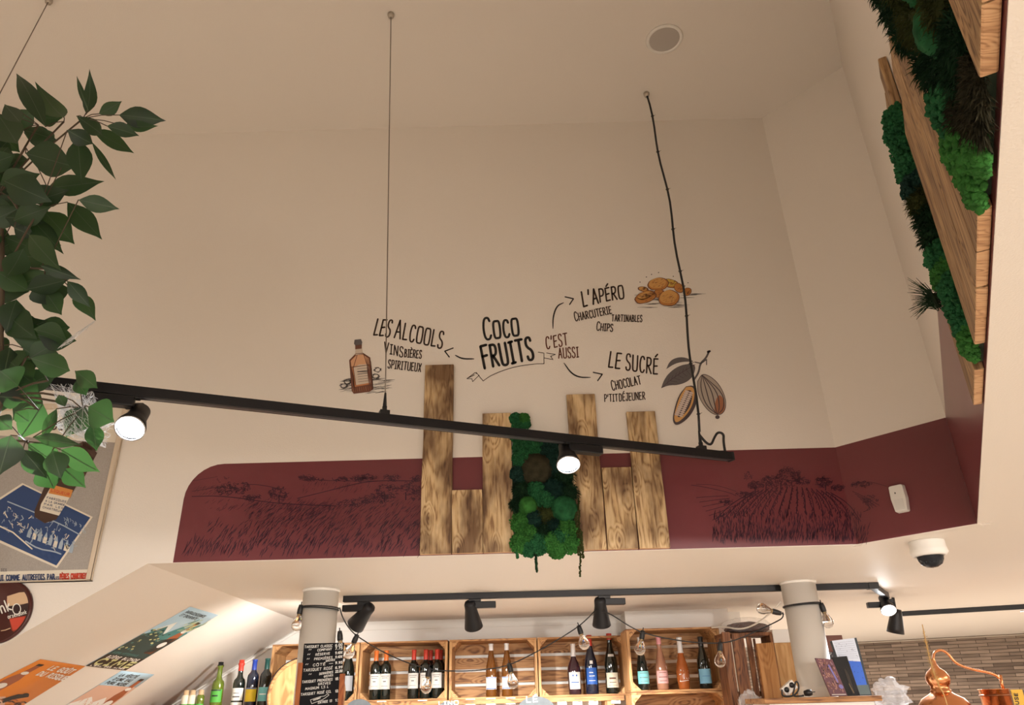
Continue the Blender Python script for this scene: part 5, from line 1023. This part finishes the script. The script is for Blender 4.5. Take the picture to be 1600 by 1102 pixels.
# things wrapped in film
FILM = mat('clear_film', (.80, .82, .86), .12, alpha=.26, bump=.25, bscale=30); WRAP = mat('clear_wrap', (.75, .75, .78), .08, alpha=.16, bump=.5, bscale=40)
def crumple(label, name, cen, size, seed, m_, parent=None, amp=.25, freq=2.2):
    m = MB(); vs = []
    for v in ICO4[0]:
        q = 1 + amp * noise.noise(v * freq + Vector((seed, 0, 0))) + amp * .6 * abs(noise.noise(v * freq * 2.3 + Vector((0, seed, 0))))
        p = Vector((v.x * size[0], v.y * size[1], v.z * size[2])) * q; p.z = max(p.z, -size[2] * .8); vs.append(Vector(cen) + p)
    m.add(vs, ICO4[1], 0, False); m.flat = True
    return m.build(name, m_, parent)
pk = thing('wrapped_basket', 'dark basket wrapped in clear film on top of the pallet crate', 'basket', V3(1.36, cy_ + .18, zt - CZ))
bcn = hy(1168, 983, cy_ + .15); bw = Vector((bcn.x, cy_ + .17, zt + .035))
WICK = mat('dark_wicker', (.10, .045, .03), .6, bump=.8, bscale=90)
crumple('', 'basket', bw, (.14, .10, .04), 3, WICK, pk, .15); crumple('', 'clear_wrap', bw + Vector((0, 0, .012)), (.155, .115, .055), 8, WRAP, pk, .18, 3)
bd = tag((lambda m: (m.hexa([hy(1182, 1006, 4.8), hy(1208, 1004, 4.8), Vector((hy(1208, 1004, 4.8).x + .0, 4.8, CZ - .02)), Vector((hy(1182, 1006, 4.8).x, 4.8, CZ - .02))], [hy(1182, 1006, 4.8) + Vector((0, .02, 0)), hy(1208, 1004, 4.8) + Vector((0, .02, 0)), Vector((hy(1208, 1004, 4.8).x, 4.82, CZ - .02)), Vector((hy(1182, 1006, 4.8).x, 4.82, CZ - .02))]), m.build('wooden_board', wood('plywood_board', (.45, .22, .07), (.40, .18, .05), (.30, .12, .03), 'Z', .8), bevel=.002))[1])(MB()), 'smooth brown wooden board standing beside the pallet crate', 'board')
m = MB(); m.box(V3((bd.location.x), 4.81, (-.022 - CZ) / 2), (.24, .16, CZ - .024)); tag(m.build('plinth', DKW, bevel=.004), 'plinth under the smooth wooden board', 'plinth')
# pale box and lit wooden panel behind the column
a, b_ = hy(1206, 984, 5.4), hy(1250, 982, 5.4); c_ = hy(1206, 1005, 5.4)
cab_ = thing('wooden_cabinet', 'pine cabinet with a white top section behind the right column', 'cabinet', Vector(((a.x + b_.x) / 2, 5.5, 0)))
PINE = wood('pine_panel', (.66, .40, .17), (.60, .34, .13), (.48, .25, .08), 'Z', .8)
m = MB(); m.box(((a.x + b_.x) / 2, 5.5, c_.z / 2), (b_.x - a.x, .2, c_.z)); m.build('body', PINE, cab_, bevel=.003)
m = MB(); m.box(((a.x + b_.x) / 2, 5.5, (c_.z + a.z) / 2), (b_.x - a.x, .2, a.z - c_.z)); m.build('white_top', WHITE, cab_, bevel=.003)
# counter
ct0 = hy(1190, 1093, 3.95); ct1 = hy(1372, 1087, 3.95)
co = thing('counter', 'wooden counter edge in front of the right column', 'counter', Vector(((ct0.x + ct1.x) / 2, 4.08, 0)))
zc_ = ct1.z; m = MB(); m.box(((ct0.x + ct1.x) / 2, 4.08, zc_ - .012), (ct1.x - ct0.x, .34, .024)); m.build('top', CRX, co, bevel=.003)
m = MB(); m.box(((ct0.x + ct1.x) / 2, 4.08, (zc_ - .025) / 2), (ct1.x - ct0.x - .06, .28, zc_ - .026)); m.build('body', WHITE, co)
zt_ = zc_ + .001
# power strip and cord
ps_ = thing('power_strip', 'white power strip standing on the counter with two sockets', 'power strip', Vector((hy(1236, 1085, 4.12).x, 4.12, zt_)))
cps = hy(1236, 1080, 4.1); Rz = Matrix.Rotation(math.radians(-35), 3, 'Y')
m = MB(); m.box(Vector((cps.x, 4.13, zt_ + .043)), (.075, .035, .045), rot=Rz); m.build('body', WHITE, ps_, bevel=.004)
m = MB()
for k in (-.018, .018): m.lathe([(0, .002), (.013, .002), (.013, 0)], 16, T=Matrix.Translation(Vector((cps.x, 4.1115, zt_ + .043)) + Rz @ Vector((k, 0, .004))) @ frame((0, -1, 0)).to_4x4())
m.build('sockets', BLACKP, ps_)
cl = thing('cable_coil', 'black power lead and plug coiled on the counter by the column', 'cable', Vector((hy(1250, 1086, 4.06).x, 4.06, zt_)))
m = MB(); p_ = [pz(1222, 1078, 4.05), pz(1222, 1090, 4.05), pz(1240, 1092, 4.05), pz(1248, 1080, 4.05), pz(1248, 1068, 4.05), pz(1243, 1064, 4.05), pz(1241, 1078, 4.05), pz(1238, 1089, 4.05), pz(1252, 1090, 4.05), pz(1256, 1087, 4.05)]
for q in p_: q.z = max(q.z, zt_ + .005)
m.tube(sm3(p_, 2), .0042, 8); m.build('lead', BLACKP, cl); m = MB(); q = pz(1257, 1084, 4.05); q.z = max(q.z, zt_ + .017); m.tube([q, q + Vector((.02, 0, .002)), q + Vector((.035, 0, .004))], [.012, .016, .014], 12)
for k in (-.006, .006): m.tube([q + Vector((.034, k, .004)), q + Vector((.052, k, .006))], .002, 6)
m.build('plug', BLACKP, cl)
# boxes and books leaning on the counter
def card_box(name, label, cat, q, y, dep, m_, draw=None, mats=None, part='body', lean=.03):
    """q: four photo corners TL TR BR BL on the front face at distance y"""
    tl_, tr_, br_, bl_ = [hy(*p, y) for p in q]; zlo = zt_
    bl_.z = br_.z = zlo + .0
    for p in (tl_, tr_): p.y += lean
    t_ = thing(name, label, cat, (bl_ + br_) / 2); m = MB(); e = Vector((0, dep, 0)); m.hexa([tl_, tr_, br_, bl_], [p + e for p in (tl_, tr_, br_, bl_)]); m.build(part, m_, t_, bevel=.0015)
    if draw:
        def P(u, v, off): return tl_ * (1 - u) * (1 - v) + tr_ * u * (1 - v) + bl_ * (1 - u) * v + br_ * u * v + Vector((0, -off, 0))
        f = Flat(P, .0012); draw(f); f.build('print', mats, t_)
    return t_
rr = random.Random(21)
def d_blue(f):
    f.poly([(0, 0), (.9, 0), (.9, .42), (0, .36)], 0, 0); f.poly([(0, .36), (.9, .42), (.9, .82), (.25, .82), (0, .5)], 1, 0); f.poly([(.3, .82), (.95, .82), (.95, .98), (.3, .98)], 2, 0)
    for _ in range(40): x, y = rr.uniform(.08, .84), rr.uniform(.04, .78); f.disc(x, y, .012, .006, 3, 1, 6)
    for k in range(9): f.stroke([(.06, .05 + k * .035), (.4, .05 + k * .036), (.84, .05 + k * .038)], .0022, 3, 1, cap=False)
card_box('gift_box', 'tall blue and white patterned box leaning behind the dark one', 'box', [(1303, 1001), (1342, 996), (1363, 1089), (1329, 1090)], 4.18, .03, mat('dark_box_card', (.03, .04, .05), .4), d_blue, [mat('ice_white', (.62, .68, .80), .3), mat('cobalt_blue', (.04, .14, .62), .3), mat('grey_green', (.12, .16, .16), .4), mat('navy_print', (.02, .03, .12), .5)])
card_box('gift_box', 'narrow black box between the purple book and the blue box', 'box', [(1303, 1027), (1327, 1025), (1345, 1090), (1322, 1090)], 4.12, .03, mat('black_card', (.010, .011, .014), .25), lambda f: (f.poly([(.5, .35), (.62, .3), (.7, .5), (.68, .95), (.5, .95)], 0, 0), f.stroke([(.5, .7), (.55, .8), (.62, .92)], .03, 1, 1)), [mat('black_gloss_print', (.03, .025, .022), .3), mat('gold_print', (.35, .26, .12), .4)])
def d_book(f):
    for _ in range(110): 
        x, y = rr.uniform(.04, .9), rr.uniform(.03, .9); f.disc(x, y, rr.uniform(.02, .07), rr.uniform(.01, .03), rr.choice((0, 1, 1, 2, 3)), 1 + _ % 4, 8, rr.uniform(0, 3))
    f.text("SANTE", (.72, .62), (.62, .2), .14, .035, 4, 7, up=(-.14, .03)) if False else f.stroke([(.62, .2), (.68, .4), (.74, .6)], .1, 4, 7)
    f.disc(.82, .75, .13, .06, 4, 7); f.stroke([(.08, .955), (.5, .955), (.92, .955)], .02, 5, 7)
card_box('book', 'purple and brown picture book leaning against the right column', 'book', [(1277, 1028), (1304, 1030), (1325, 1090), (1299, 1090)], 4.07, .012, mat('book_plum', (.16, .07, .09), .4), d_book, [mat('book_brown', (.22, .10, .06), .5), mat('book_rose', (.42, .22, .18), .5), mat('book_dark', (.04, .02, .03), .5), mat('book_mauve', (.30, .18, .24), .5), mat('book_violet', (.22, .20, .50), .5), WHT])
# poster-like box behind, partly seen beside the column
bkz = hy(1290, 994, 5.2)
bs = thing('display_box', 'dark red and grey display box seen just right of the right column', 'box', Vector((bkz.x, 5.25, 0)))
m = MB(); m.box((bkz.x, 5.25, (bkz.z - .10) / 2), (.12, .1, bkz.z - .10)); m.build('base', mat('charcoal_card', (.05, .05, .06), .6), bs)
m = MB(); a = hy(1270, 990, 5.2); b_ = hy(1314, 990, 5.2); m.box(((a.x + b_.x) / 2, 5.25, bkz.z - .048), (b_.x - a.x, .12, .10)); m.build('lid', mat('dark_red_card', (.13, .045, .03), .5), bs, bevel=.002)
f = Flat(PY(5.2), .0006); f.text("U", (1293, 1024), (1299, 1022), 9, 1.6, 0, 1); f.text("Ri".replace('R', 'r'), (1297, 1034), (1303, 1032), 8, 1.4, 0, 1); f.build('print', LGY, bs)
# clear bags
cbag = crumple('', 'plastic_bag', Vector((hy(1391, 1085, 4.0).x, 4.0, hy(1391, 1090, 4.0).z)), (.070, .06, .066), 5, FILM, None, .55, 2.4); tag(cbag, 'crumpled clear plastic bag at the right end of the counter', 'bag')
cbag2 = crumple('', 'plastic_bag', Vector((hy(1172, 1100, 4.5).x, 4.5, hy(1172, 1100, 4.5).z)), (.05, .05, .06), 15, FILM, None, .5, 2.4); tag(cbag2, 'clear plastic bag with a yellow tip below the pallet crate', 'bag')
# counter at the far right carrying the copper still
zst = -.22; m = MB(); m.box(V3(2.75, 4.3, (zst - CZ) / 2), (1.35, .6, CZ + zst)); tag(m.build('side_counter', DKW, bevel=.004), 'dark side counter at the lower right under the copper still', 'counter')
m = MB(); m.box(V3(hy(1391, 1090, 4.0).x + .0, 3.9, (hy(1391, 1090, 4.0).z - CZ - .053 - CZ) / 2 - .001), (.13, .2, CZ + hy(1391, 1090, 4.0).z - CZ - .053)); tag(m.build('plinth', WHITE, bevel=.003), 'white plinth under the crumpled clear bag', 'plinth')
m = MB(); qq = hy(1172, 1100, 4.5); m.box((qq.x, 4.5, (qq.z - .049) / 2), (.12, .12, qq.z - .05)); tag(m.build('plinth', WHITE, bevel=.003), 'white plinth under the bag with a yellow tip', 'plinth')
COP = mat('copper', (.62, .27, .12), .22, metal=1, bump=.15, bscale=40)
sx = hy(1465, 1060, 4.3); st = thing('copper_still', 'onion shaped copper still with a curved pipe, lower right', 'still', Vector((sx.x, 4.3, CZ + zst)))
k = 4.3 / 1270; T = Matrix.Translation((sx.x, 4.3, 0))
def zy(py): return hy(1465, py, 4.3).z
m = MB(); m.lathe([(0, CZ + zst), (.10, CZ + zst), (.13, zy(1140)), (.135, zy(1115)), (.12, zy(1100)), (.10, zy(1092)), (.06, zy(1085)), (.05, zy(1082))], 48, T=T); m.build('pot', COP, st)
m = MB(); m.lathe([(.05, zy(1084)), (.052, zy(1079)), (.046, zy(1078)), (.046, zy(1072)), (.053, zy(1070)), (.060, zy(1063)), (.058, zy(1057)), (.045, zy(1050)), (.022, zy(1044)), (.012, zy(1038)), (.010, zy(1030))], 48, T=T); m.build('onion_head', COP, st)
m = MB(); m.tube(sm3([hy(1460, 1042, 4.3), hy(1458, 1030, 4.3), hy(1460, 1019, 4.3), hy(1471, 1015, 4.3), hy(1482, 1022, 4.3), hy(1492, 1036, 4.3), hy(1512, 1045, 4.3), hy(1540, 1050, 4.3), hy(1556, 1055, 4.3), hy(1561, 1060, 4.3)], 4), .0065, 12); m.tube([hy(1563, 1055, 4.3), hy(1565, 1068, 4.3), hy(1568, 1077, 4.3)], .008, 12); m.build('swan_neck_pipe', COP, st)
cs = thing('copper_condenser', 'copper cylinder at the end of the still pipe', 'condenser', Vector((hy(1552, 1090, 4.3).x, 4.3, CZ + zst))); q = hy(1552, 1077, 4.3)
m = MB(); m.lathe([(0, CZ + zst), (.072, CZ + zst), (.072, q.z - .004), (.075, q.z - .002), (.075, q.z), (0, q.z)], 48, T=Matrix.Translation((q.x, 4.3, 0))); m.build('vessel', COP, cs)
m = MB()
for zz in (.03, .10): m.lathe([(.0725, q.z - zz - .004), (.0765, q.z - zz), (.0725, q.z - zz + .004)], 48, T=Matrix.Translation((q.x, 4.3, 0)))
m.build('bands', mat('dark_copper', (.25, .10, .05), .35, metal=1), cs)
ysn = thing('yellow_sign', 'small yellow sign with vertical black letters at the lower right corner', 'sign', hy(1592, 1110, 4.1)); a, b_ = hy(1580, 1078, 4.1), hy(1597, 1077, 4.1); zb = CZ + zst
m = MB(); m.box(((a.x + b_.x) / 2, 4.105, (a.z + zb) / 2), (b_.x - a.x, .008, a.z - zb)); m.build('panel', mat('sign_yellow', (.62, .36, .03), .5), ysn)
f = Flat(PY(4.1), .0006); f.text("USE", (1592, 1101), (1590, 1084), 5, 1.3, 0, 1, up=(-5, -.4)); f.text("OR", (1595, 1120), (1593, 1104), 5, 1.3, 0, 1, up=(-5, -.4)); f.build('lettering', INK2, ysn)
# gold dried stalk
gs = thing('dried_stalk', 'tall golden feathery dried stalk leaning before the copper still', 'stalk', Vector((hy(1477, 1090, 4.05).x, 4.05, CZ + zst))); GOLD = mat('dried_gold', (.52, .33, .12), .6)
pts = sm3([hy(1441, 976, 3.95), hy(1446, 1000, 3.97), hy(1455, 1040, 4.0), hy(1466, 1070, 4.03), hy(1478, 1090, 4.05), Vector((hy(1480, 1110, 4.06).x, 4.06, CZ + zst))], 2)
m = MB(); m.tube(pts, .0022, 6); m.build('stem', GOLD, gs)
m = MB(); rr = random.Random(8); k = len(pts)
for i in range(700):
    t = rr.uniform(.12, .72); q = t * (k - 1); j = int(q); p = pts[j].lerp(pts[min(j + 1, k - 1)], q - j); wd = .026 * math.sin(math.pi * (t - .1) / .66) + .004; v = Vector((rr.gauss(0, 1), rr.gauss(0, 1), rr.uniform(.6, 2.2))).normalized()
    e = p + v * wd * rr.uniform(.5, 1.1); a_ = v.orthogonal().normalized() * .0009; m.add([p - a_, p + a_, e], [(0, 1, 2)])
m.flat = True; m.build('plume', GOLD, gs)

# ================================================================== HANGING FICUS BRANCHES
LEAF = bpy.data.materials.new('ficus_leaf'); n, l, b = nodes(LEAF)
tc = n.new('ShaderNodeTexCoord'); oi = n.new('ShaderNodeNewGeometry')
rp = ramp(n, [(0, (.004, .013, .008)), (.5, (.009, .027, .011)), (1, (.024, .060, .020))]); l.new(oi.outputs['Random Per Island'], rp.inputs[0]); l.new(rp.outputs[0], b.inputs['Base Color']); b.inputs['Roughness'].default_value = .5
tl2 = n.new('ShaderNodeBsdfTranslucent'); tl2.inputs[0].default_value = (.06, .17, .035, 1); mxs = n.new('ShaderNodeMixShader'); mxs.inputs[0].default_value = .27
l.new(b.outputs[0], mxs.inputs[1]); l.new(tl2.outputs[0], mxs.inputs[2]); l.new(mxs.outputs[0], n['Material Output'].inputs[0])
VEIN = mat('leaf_vein', (.05, .09, .04), .5); TWIG = mat('ficus_twig', (.07, .05, .03), .8)
fic = thing('hanging_ficus', 'dark green artificial ficus branches hanging at the left edge', 'plant', V3(-1.35, 1.6, .9))
lm, vm, tm = MB(), MB(), MB(); lm.flat = True; vm.flat = True
def leaf(a, tip, wd, seed, face=None):
    rr = random.Random(seed); ax = tip - a; L = ax.length; d = ax.normalized(); view = (a - O).normalized()
    side = d.cross(view).normalized(); nrm = side.cross(d).normalized()
    ang = face if face is not None else rr.uniform(-.5, .5); q = Matrix.Rotation(ang, 3, d); side = q @ side; nrm = q @ nrm
    K = 9; prof = [0, .42, .78, .97, 1.0, .90, .70, .44, .18, .0]; rows = []; bend = rr.uniform(-.12, .12)
    for i in range(K + 1):
        t = i / K; c_ = a + d * L * t + nrm * (bend * L * math.sin(math.pi * t)); w_ = prof[i] * wd / 2; fold = .22 * w_
        rows.append((c_ - side * w_ + nrm * fold, c_, c_ + side * w_ + nrm * fold))
    vs = [p for r_ in rows for p in r_]; fs = []
    for i in range(K): fs += [(3 * i, 3 * i + 1, 3 * i + 4, 3 * i + 3), (3 * i + 1, 3 * i + 2, 3 * i + 5, 3 * i + 4)]
    lm.add(vs, fs, 0, True)
    off = -nrm * .0006 if nrm.dot(view) > 0 else nrm * .0006
    for s_ in (1, -1): lm.add([p for i in range(K) for p in (rows[i][1] - side * .0009 + nrm * .0009 * s_, rows[i][1] + side * .0009 + nrm * .0009 * s_)], [(2 * i, 2 * i + 1, 2 * i + 3, 2 * i + 2) for i in range(K - 1)], 1)
def A6(x, y): return (x / 2.755, 80 + y / 2.755)
def A7(x, y): return (x / 2.504, 460 + y / 2.504)
LF = [(A6, 275, 285, 150, 130, 95), (A6, 195, 325, 70, 95, 85), (A6, 372, 270, 385, 75, 60), (A6, 512, 275, 715, 300, 95), (A6, 535, 322, 682, 322, 52), (A6, 395, 340, 578, 440, 72), (A6, 460, 322, 600, 365, 66), (A6, 335, 375, 352, 575, 100), (A6, 205, 590, 450, 560, 88), (A6, 290, 650, 440, 812, 92), (A6, 338, 640, 515, 680, 74), (A6, 190, 690, 322, 832, 104), (A6, 115, 700, 275, 875, 84), (A6, 125, 790, 266, 948, 92), (A6, 175, 925, 350, 985, 52), (A6, 190, 985, 245, 1102, 140), (A6, 290, 990, 390, 1105, 62), (A6, 110, 440, 330, 500, 150), (A6, 20, 560, 225, 650, 140), (A6, -10, 270, 75, 400, 120), (A6, 20, 800, 150, 850, 90), (A6, 100, 340, 235, 380, 60), (A6, 290, 340, 400, 400, 80), (A6, 330, 280, 440, 360, 70), (A6, 425, 270, 525, 215, 60), (A6, 80, 930, 180, 1030, 110), (A6, 395, 390, 500, 555, 30), (A6, 60, 760, 150, 800, 70), (A6, 380, 255, 330, 105, 26), (A6, 20, 230, 90, 310, 80),
      (A7, 170, -20, 242, 82, 76), (A7, 292, -10, 375, 105, 64), (A7, 30, 75, 148, 178, 105), (A7, 115, 250, 228, 185, 74), (A7, 295, 300, 382, 368, 62), (A7, 300, 335, 338, 397, 50), (A7, 345, 440, 448, 500, 104), (A7, 362, 500, 378, 614, 56), (A7, 335, 440, 258, 560, 84), (A7, 168, 428, 72, 572, 92), (A7, 222, 448, 160, 578, 36), (A7, 42, 552, -5, 712, 104), (A7, 90, 608, 185, 722, 66), (A7, 110, 585, 262, 690, 78), (A7, 238, 608, 392, 696, 72), (A7, 248, 682, 336, 758, 62), (A7, 165, 665, 212, 762, 84), (A7, 205, 610, 238, 722, 76), (A7, -10, 400, 102, 408, 76), (A7, 60, 460, 118, 502, 46), (A7, 130, 560, 322, 590, 46), (A7, 50, 340, 160, 420, 92), (A7, 120, 250, 275, 300, 84), (A7, 0, 230, 70, 290, 110), (A7, 90, 210, 140, 250, 60), (A7, 230, 395, 255, 440, 36), (A7, 0, 300, 70, 360, 110), (A7, -10, 480, 50, 530, 60), (A7, 10, 250, 130, 350, 110)]
rr = random.Random(17)
ends = []
for k, (fn, x0_, y0_, x1_, y1_, wd) in enumerate(LF):
    p0, p1 = fn(x0_, y0_), fn(x1_, y1_); dep = rr.uniform(1.5, 1.75); sc_ = 2.755 if fn is A6 else 2.504
    a = hy(*p0, dep); tip = hy(*p1, dep + rr.uniform(-.04, .04)); leaf(a, tip, wd / sc_ * dep / 900., k, rr.uniform(-.35, .35)); ends.append((p0, a))
for k in range(150):                                   # the shaded inner leaves
    x, y = rr.uniform(-130, 62), rr.uniform(165, 620)
    if 330 < y < 400: x = rr.uniform(-130, 40)
    a = hy(x, y, rr.uniform(1.65, 1.95)); t = rr.uniform(-.6, 2.2); tip = a + Vector((math.cos(t) * .11, rr.uniform(-.02, .02), -math.sin(t) * .10)); leaf(a, tip, rr.uniform(.055, .075), 500 + k)
hubs = [hy(x, y, 1.66) for x, y in ((40, 230), (60, 195), (100, 190), (130, 185), (30, 330), (60, 330), (70, 420), (40, 560), (75, 595), (60, 640), (40, 690), (100, 620), (130, 640))]
stem = [hy(-60, 60, 1.8), hy(-20, 180, 1.72), hy(0, 300, 1.72), hy(5, 430, 1.72), hy(0, 540, 1.7), hy(10, 620, 1.7), hy(-30, 700, 1.72)]
tm.tube(sm3(stem, 2), .006, 8); cdm = MB(); cdm.tube([stem[0], Vector((stem[0].x, stem[0].y, CZ + CEIL))], .002, 6); cdm.build('hanging_cord', WIREM, fic)
for h_ in hubs:
    s_ = min(stem, key=lambda p: (p - h_).length); tm.tube(sm3([s_, s_.lerp(h_, .5) + Vector((0, 0, .012)), h_], 1), .0028, 6)
for p0, a in ends:
    h_ = min(hubs + stem, key=lambda p: (p - a).length); tm.tube([h_, h_.lerp(a, .5) + Vector((0, 0, .006)), a], .0014, 5)
lm.build('leaves', [LEAF, VEIN], fic); tm.build('twigs', TWIG, fic)
# cobwebs between the leaves and the lamp
cw = MB(); rr = random.Random(31); WEB = mat('cobweb_thread', (.8, .8, .8), .5, alpha=.6)
def web(poly, n_, y0, y1):
    P = [hy(x, y, rr.uniform(y0, y1)) for x, y in poly]
    for _ in range(n_):
        a, b_ = rr.sample(P, 2); a2 = a.lerp(rr.choice(P), rr.random() * .6); b2 = b_.lerp(rr.choice(P), rr.random() * .6); md = a2.lerp(b2, .5) + Vector((rr.gauss(0, .004), 0, -abs(rr.gauss(0, .006)))); cw.tube([a2, md, b2], .00045, 3)
web([(78, 600), (110, 600), (145, 612), (140, 650), (95, 640), (85, 665), (120, 680), (150, 690), (165, 700), (180, 662), (155, 640), (100, 680)], 330, 1.6, 1.8)
web([(150, 500), (120, 520), (95, 540), (90, 545)], 26, 1.62, 1.7)
tag(cw.build('cobweb', WEB), 'white cobweb threads between the leaves and the left spotlight', 'cobweb', kind='stuff')
